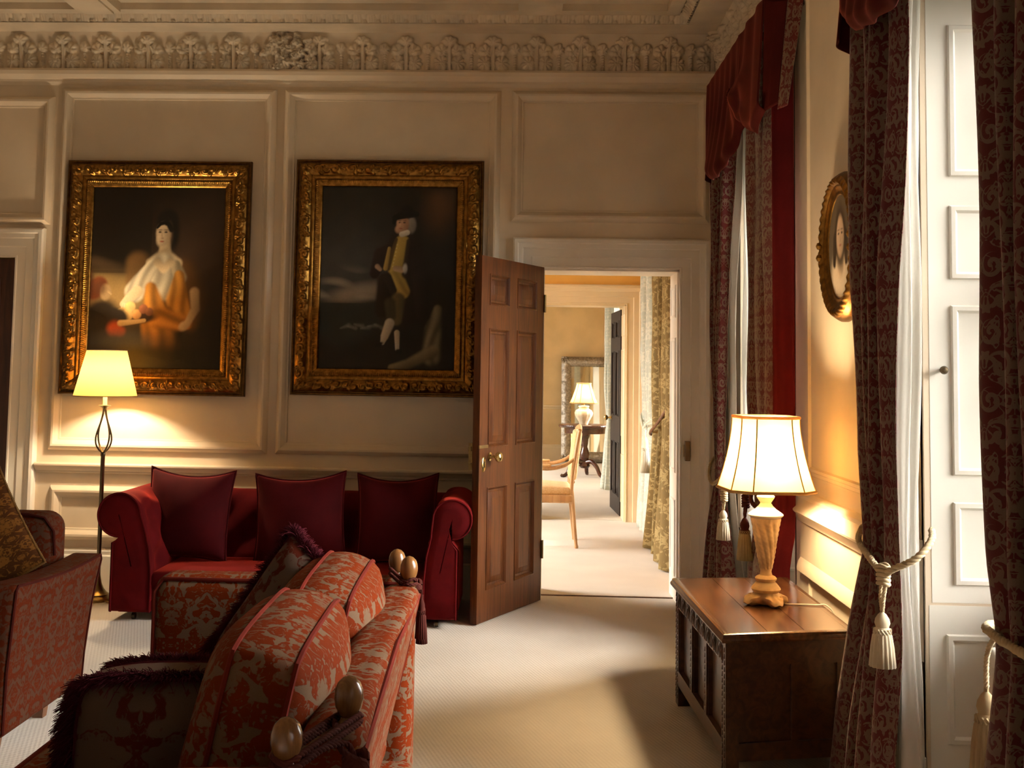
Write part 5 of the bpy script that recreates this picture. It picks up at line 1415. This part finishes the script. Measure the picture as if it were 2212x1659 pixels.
# sheers in front of the glass
for (yf, yn, lab, keys) in ((6.5, 5.3, 'white sheer curtain glowing between the red curtains of the far window', [(3.0, 6.62, 6.30, 1.25), (1.2, 6.62, 6.32, 1.25), (.8, 6.62, 6.36, 1.25), (.02, 6.62, 6.28, 1.25)]),
                            (3.3, 3.1, 'narrow white sheer drawn back beside the white shutters of the near window', [(3.0, 3.66, 3.54, 1.185), (1.7, 3.66, 3.56, 1.185), (.95, 3.68, 3.60, 1.185), (.85, 3.68, 3.60, 1.185), (.5, 3.68, 3.57, 1.18), (.02, 3.68, 3.56, 1.175)])):
    o = None
    XR_keep = XR; XR = 1.6
    o = cloth('sheer_curtain', 'sheer_white', None, keys, 5 if yf > 5 else 3, .022 if yf > 5 else .012, 1.2, seed=12, z0=.015)
    XR = XR_keep
    tag(o, lab, 'sheer curtain', 'white sheers')

# ---- swagged pelmets ----------------------------------------------------------
def pelmet(y0, y1, label, dz=0.0):
    """y1 far end, y0 near end; front face at XF"""
    XFc = 1.035; ZT = 3.06 + dz; root = thing('swag_pelmet', (XFc, (y0 + y1) / 2, ZT), label, 'pelmet', 'red swagged pelmets')
    MB().box(XFc + .012, XR - .004, y0 + .01, y1 - .01, ZT - .02, ZT).build('pelmet_board', 'dark_door', root, smooth=False)
    W = y1 - y0
    # drop of the front along u (0 far .. 1 near)
    ub = [0, .06, .12, .28, .40, .55, .66, .74, .80, .9, 1.0]
    db = [.47, .53, .56, .62, .63, .56, .44, .44, .52, .57, .50]
    n, m = 130, 46; P = np.zeros((n, m, 3)); UV = np.zeros((n, m, 2))
    for i in range(n):
        u = i / (n - 1); drop = np.interp(u, ub, db)
        for j in range(m):
            t = j / (m - 1); z = ZT - drop * t
            pleat = .007 * math.cos(u * 60) * min(1, .15 + t * 2) if u < .64 else .006 * math.cos(u * 40)
            gather = math.exp(-((u - .66) / .10) ** 2 - ((t - .72) / .25) ** 2)
            belly = .075 * math.sin(PI * min(1, u / .66)) * t ** 1.8 if u < .66 else .03 * t
            cres = .020 * math.sin(9 * (t * 1.2 + abs(u - .66) * 2.2)) * gather
            roll = -.035 * max(0, (t - .92) / .08) ** 2
            x = XFc - pleat - belly - cres - .025 * gather - roll + .0
            P[i, j] = (x, y1 - u * W + .02 * math.sin(t * 5) * gather, z + .02 * gather * math.cos(u * 50)); UV[i, j] = (u * W + 1, z)
    f = MB().grid(P, UV).build('swag', 'pelmet_velvet', root, angle=180)
    md = f.modifiers.new('thickness', 'SOLIDIFY'); md.thickness = .006
    # near return and its patterned jabot
    n, m = 24, 40; P = np.zeros((n, m, 3)); UV = np.zeros((n, m, 2))
    for i in range(n):
        u = i / (n - 1); drop = .50 - .05 * u
        for j in range(m):
            t = j / (m - 1)
            P[i, j] = (XFc + (XR - .012 - XFc) * u * (1 - .42 * t), y0 - .008 * math.cos(u * 11) + .05 * t * (1 - u), ZT - drop * t); UV[i, j] = (u * .2, P[i, j, 2])
    o = MB().grid(P, UV).build('return_tail', 'pelmet_velvet', root, angle=180)
    md = o.modifiers.new('thickness', 'SOLIDIFY'); md.thickness = .006
    P = np.zeros((10, m, 3)); UV = np.zeros((10, m, 2))
    for i in range(10):
        u = .58 + .42 * i / 9
        for j in range(m):
            t = j / (m - 1); P[i, j] = (XFc + (XR - .012 - XFc) * u * (1 - .42 * t), y0 - .015 - .008 * math.cos(u * 11) + .05 * t * (1 - u), ZT - (.52 - .04 * u) * t); UV[i, j] = (i / 9 * .11 + .3, P[i, j, 2])
    o = MB().grid(P, UV).build('patterned_border', SC, root, angle=180)
    md = o.modifiers.new('thickness', 'SOLIDIFY'); md.thickness = .005
    # far tail hanging at the end
    n = 30; P = np.zeros((n, m, 3)); UV = np.zeros((n, m, 2))
    for i in range(n):
        u = i / (n - 1); drop = .52 + .12 * u - .30 * max(0, u - .7)
        for j in range(m):
            t = j / (m - 1); P[i, j] = (XFc + .02 + .13 * u + .012 * math.cos(u * 18) - .04 * t * (1 - u), y1 + .012 + .05 * t * math.sin(u * PI) + .04 * t, ZT - drop * t); UV[i, j] = (u * .3, P[i, j, 2])
    o = MB().grid(P, UV).build('far_tail', 'pelmet_velvet', root, angle=180)
    md = o.modifiers.new('thickness', 'SOLIDIFY'); md.thickness = .006
    # rosette
    b = MB(); c = Vector((XFc - .045, y0 + W * .36, ZT - .30))
    for k in range(7):
        a = k * 2 * PI / 7; pts = [c + Vector((-.012 * math.sin(q), .035 * math.cos(a) * math.sin(q / 2) + .012 * math.cos(q + a), .035 * math.sin(a) * math.sin(q / 2) + .012 * math.sin(q + a))) for q in np.linspace(0, 2 * PI, 12)]
        b.tube(pts, .012, 7)
    b.build('rosette', 'pelmet_velvet', root, angle=180)
    return root
pelmet(5.08, 6.66, 'red velvet swagged pelmet with patterned border over the far window, beside the cornice')
pelmet(2.10, 3.80, 'red velvet pelmet hem cut off by the top picture edge over the near window', -.02)

# ---- radiator in the near window ------------------------------------------------
def radiator():
    root = thing('radiator', (1.40, 2.9, 0), 'white column radiator in the near window recess behind the dark curtain', 'radiator')
    y0, n = 2.53, 14
    for k in range(n):
        y = y0 + k * .068; b = MB()
        for x in (1.335, 1.385, 1.435):
            b.tube(spline([(x, y, .10), (x, y, .14), (x, y, .56), (x, y, .60)], 4), [.016] * 4 + [.0165] * 4 + [.016] * 4 + [.012], 10)
        b.rbox(1.318, 1.452, y - .026, y + .026, .575, .635, .024, 3).rbox(1.318, 1.452, y - .026, y + .026, .085, .14, .024, 3)
        b.build('section', 'radiator_white', root, angle=180)
    for y in (y0, y0 + (n - 1) * .068):
        MB().box(1.36, 1.41, y - .012, y + .012, 0, .09).build('foot', 'radiator_white', root, smooth=False)
    MB().tube([(1.385, y0 + n * .068 + .0, .11), (1.385, y0 + n * .068 + .03, .11), (1.385, y0 + n * .068 + .03, 0.0)], .010, 8).build('pipe', 'radiator_white', root)
radiator()

# ================================================================== THE ROOMS BEYOND
def leaf_curtain(loc_label, keys, mat, folds, amp, cw, seed, grp, **kw):
    rt = thing('leaf_curtain', (1.05, keys[0][1], 0), loc_label, 'curtain', grp)
    cloth('drape', mat, rt, keys, folds, amp, cw, seed=seed, **kw); return rt
G2 = 'green leaf-patterned curtains in the second room'
leaf_curtain('green leaf-patterned curtain on the near side of the second room window, just inside the doorway', [(3.0, 9.45, 8.3, 1.05), (1.6, 9.45, 8.3, 1.05), (.95, 9.35, 8.3, 1.05), (.5, 9.5, 8.25, 1.03), (.02, 9.65, 8.2, 1.01)], 'green_leaf_damask', 4, .04, 1.0, 21, G2, z0=.014)
leaf_curtain('pale daylit leaf-patterned curtain on the far side of the second room window', [(3.0, 10.75, 10.0, 1.09), (1.6, 10.75, 10.0, 1.09), (.95, 10.7, 10.1, 1.11), (.5, 10.75, 10.0, 1.09), (.02, 10.85, 9.8, 1.08)], 'pale_daylit_leaf', 5, .045, 1.0, 22, G2, z0=.014)
for (pts, kn, lab, rm, tp) in (([(1.2, 8.25, 1.24), (1.06, 8.3, 1.2), (.995, 8.8, 1.02), (.99, 9.25, .92), (1.06, 9.42, .9)], (1.0, 9.2, .93), 'dark rope tieback slanting across the green curtain in the doorway', 'leg_wood', None),
                               ([(1.2, 10.8, 1.1), (1.07, 10.7, 1.02), (1.04, 10.3, .92), (1.05, 10.1, .96), (1.15, 10.0, 1.05)], (1.04, 10.2, .92), 'silver rope tieback with tassel on the pale curtain in the second room', 'silver_tassel_silk', 1)):
    root = thing('curtain_tieback', kn, lab, 'tieback', 'tiebacks in the second room')
    MB().rope(spline(pts, 8), .012, .05).build('rope', rm, root, angle=180)
    if tp: tassel(root, (kn[0] - .015, kn[1] - .25, kn[2] - .01), .30, .04, 'silver_tassel_silk', None, 'tassel', .06)
# open armchair of pale wood
def fauteuil():
    bx = .385; yc = 9.55; root = thing('open_armchair', (.1, yc, 0), 'pale carved wooden armchair with straw silk upholstery seen through the doorway', 'chair')
    W = 'pale_chair_wood'; hw = .27
    for sg in (-1, 1):
        y = yc + sg * (hw - .03)
        pts = spline([(bx + .035, y, 0), (bx + .02, y, .15), (bx + .0, y, .38), (bx - .01, y, .45)], 6)
        b = MB().tube(pts, [.011] + [.013 + .008 * i / len(pts) for i in range(len(pts) - 1)], 12)
        b.lathe([(.012, 0), (.017, .012), (.012, .03)], (bx + .035, y, 0), 12); b.build('leg', W, root)
        MB().lathe([(.010, 0), (.016, .01), (.011, .025), (.014, .1), (.021, .33), (.024, .35), (.018, .36), (.024, .375), (.024, .42)], (bx - .50, y, 0), 14).build('leg', W, root)
        MB().tube(spline([(bx - .01, y, .42), (bx + .0, y, .58), (bx + .03, y, .78), (bx + .055, y, .93)], 6), .017, 10).build('back_post', W, root)
        arm = MB().tube(spline([(bx + .02, y, .71), (bx - .06, y + sg * .01, .655), (bx - .18, y + sg * .02, .625), (bx - .33, y + sg * .02, .63), (bx - .39, y + sg * .02, .635)], 6), [.013] * 6 + [.016] * 18 + [.02], 10).build('arm', W, root)
        MB().tube(spline([(bx - .37, y + sg * .02, .625), (bx - .36, y + sg * .01, .56), (bx - .40, y, .48), (bx - .41, y, .42)], 6), .013, 8).build('arm_support', W, arm)
        MB().rbox(bx - .34, bx - .17, y + sg * .02 - .014, y + sg * .02 + .014, .637, .66, .011, 3).build('arm_pad', 'chair_silk', arm, weld=True)
    MB().tube(spline([(bx + .055, yc - hw + .03, .925), (bx + .062, yc - .1, .945), (bx + .064, yc, .95), (bx + .062, yc + .1, .945), (bx + .055, yc + hw - .03, .925)], 6), .017, 10).build('crest_rail', W, root)
    MB().tube([(bx + .005, yc - hw + .03, .52), (bx + .005, yc + hw - .03, .52)], .014, 8).build('back_rail', W, root)
    def bf(p):
        p = np.array(p); p[0] += (p[2] - .52) * .12 ; return p
    MB().rbox(bx - .03, bx + .03, yc - hw + .04, yc + hw - .04, .53, .92, .025, 4, bf).build('back_pad', 'chair_silk', root, weld=True, angle=180)
    MB().rbox(bx - .53, bx - .0, yc - hw, yc + hw, .355, .42, .012, 3).build('seat_rail', W, root, weld=True)
    def sf(p):
        p = np.array(p); q = max(0, 1 - ((p[0] - bx + .26) / .28) ** 2) * max(0, 1 - ((p[1] - yc) / hw) ** 2); p[2] += .03 * q if p[2] > .43 else 0; return p
    MB().rbox(bx - .52, bx - .005, yc - hw + .01, yc + hw - .01, .41, .475, .028, 4, sf, 8).build('seat', 'chair_silk', root, weld=True, angle=180)
fauteuil()
# third room: pedestal table, lamp, leaning mirror, curtain
def pedestal():
    c = (.80, 15.55, 0); root = thing('pedestal_table', c, 'round mahogany pedestal table with gadrooned edge in the farthest room', 'table')
    MB().lathe([(.02, .655), (.33, .655), (.345, .665), (.35, .678), (.345, .69), (.33, .695), (.02, .695)], c, 90, mod=lambda a, z: 1 + (.012 * math.sin(a * 36) if .66 < z < .69 else 0)).build('table_top', 'mahogany_table', root)
    MB().lathe([(.27, .58), (.275, .655), (.1, .655)], c, 48).build('apron', 'mahogany_table', root)
    MB().lathe([(.05, .12), (.075, .15), (.06, .18), (.045, .21), (.06, .25), (.07, .30), (.05, .36), (.035, .40), (.045, .44), (.05, .50), (.08, .58)], c, 28).build('pedestal', 'mahogany_table', root)
    for k in range(3):
        a = k * 2 * PI / 3 + 3.5; d = (math.cos(a), math.sin(a))
        pts = spline([(c[0] + d[0] * r, c[1] + d[1] * r, z) for r, z in ((.04, .20), (.12, .21), (.20, .14), (.25, .05), (.31, .02), (.335, .035))], 6)
        MB().tube(pts, [.034 - .0005 * i for i in range(len(pts))], 10).build('leg', 'mahogany_table', root)
    z = .695; cl = (.78, 15.5, z)
    r2 = thing('table_lamp', cl, 'white ginger jar lamp with lit shade on the round table in the farthest room', 'lamp')
    n = 72; pr = [(.055, 0), (.06, .01), (.062, .03), (.085, .07), (.112, .12), (.118, .155), (.10, .19), (.07, .21), (.06, .225), (.072, .235), (.072, .245), (.03, .25)]
    MB().lathe(pr, cl, n, mod=lambda a, zz: 1 + (.05 * abs(math.sin(a * 6)) if .03 < zz < .2 else 0)).build('jar_base', 'lamp_ivory', r2)
    MB().lathe([(.012, .25), (.012, .31)], cl, 10).build('socket', 'antique_brass', r2)
    oct_shade(r2, cl, z + .285, z + .545, .165, .085, 'shade_ivory', .42, .2, 1.25, 'shade_trim', .004)
    lamp_light('bulb', (0, 0, .40), FAR_LAMP_W, WARM, .03, r2)
pedestal()
def mirror():
    cx, w, h = .98, .84, 1.62; root = thing('leaning_mirror', (cx, 18.0, .0), 'tall silver framed mirror leaning on the far wall behind the round table', 'mirror')
    M = Matrix.Translation((cx, 17.90, .02)) @ Matrix.Rotation(-.155, 4, 'X') @ Matrix.Translation((0, 0, h / 2))
    T = list(np.linspace(0, .15, 14)); Hh = [0.01 + .05 * math.sin(PI * (i + 2) / 17) for i in range(14)]
    b = frame_strip(MB(), M, w, h, T, Hh, lambda s, t, P: .012 * scroll_relief(s, t, P), .16, .012)
    b.add([list(M @ Vector(q)) for q in ((-w / 2, .02, -h / 2), (w / 2, .02, -h / 2), (w / 2, .02, h / 2), (-w / 2, .02, h / 2), (-w / 2, -.02, -h / 2), (w / 2, -.02, -h / 2), (w / 2, -.02, h / 2), (-w / 2, -.02, h / 2))], [(0, 1, 2, 3), (0, 4, 5, 1), (1, 5, 6, 2), (2, 6, 7, 3), (3, 7, 4, 0)])
    for sx in (-1, 1):
        for sz in (-1, 1):
            for k in range(6):
                a = k * PI / 3; p = M @ Vector((sx * (w / 2 - .05) + .035 * math.cos(a), -.055, sz * (h / 2 - .05) + .035 * math.sin(a)))
                b.lathe([(.001, -.02), (.02, -.01), (.024, 0), (.02, .012), (.001, .02)], tuple(p), 10)
    b.build('carved_frame', 'silver_leaf', root, angle=180)
    b = MB(); b.add([list(M @ Vector(q)) for q in ((-w / 2 + .14, -.012, -h / 2 + .14), (w / 2 - .14, -.012, -h / 2 + .14), (w / 2 - .14, -.012, h / 2 - .14), (-w / 2 + .14, -.012, h / 2 - .14))], [(0, 1, 2, 3)])
    b.build('mirror_glass', 'mirror_glass', root, smooth=False)
mirror()
leaf_curtain('pale green curtain beside the dark open door in the farthest room', [(3.0, 14.3, 13.75, 1.0), (1.2, 14.3, 13.8, 1.0), (.8, 14.2, 13.85, 1.02), (.02, 14.5, 13.7, .98)], 'pale_daylit_leaf', 4, .045, .9, 31, 'leaf curtains in the farthest room', z0=.014)
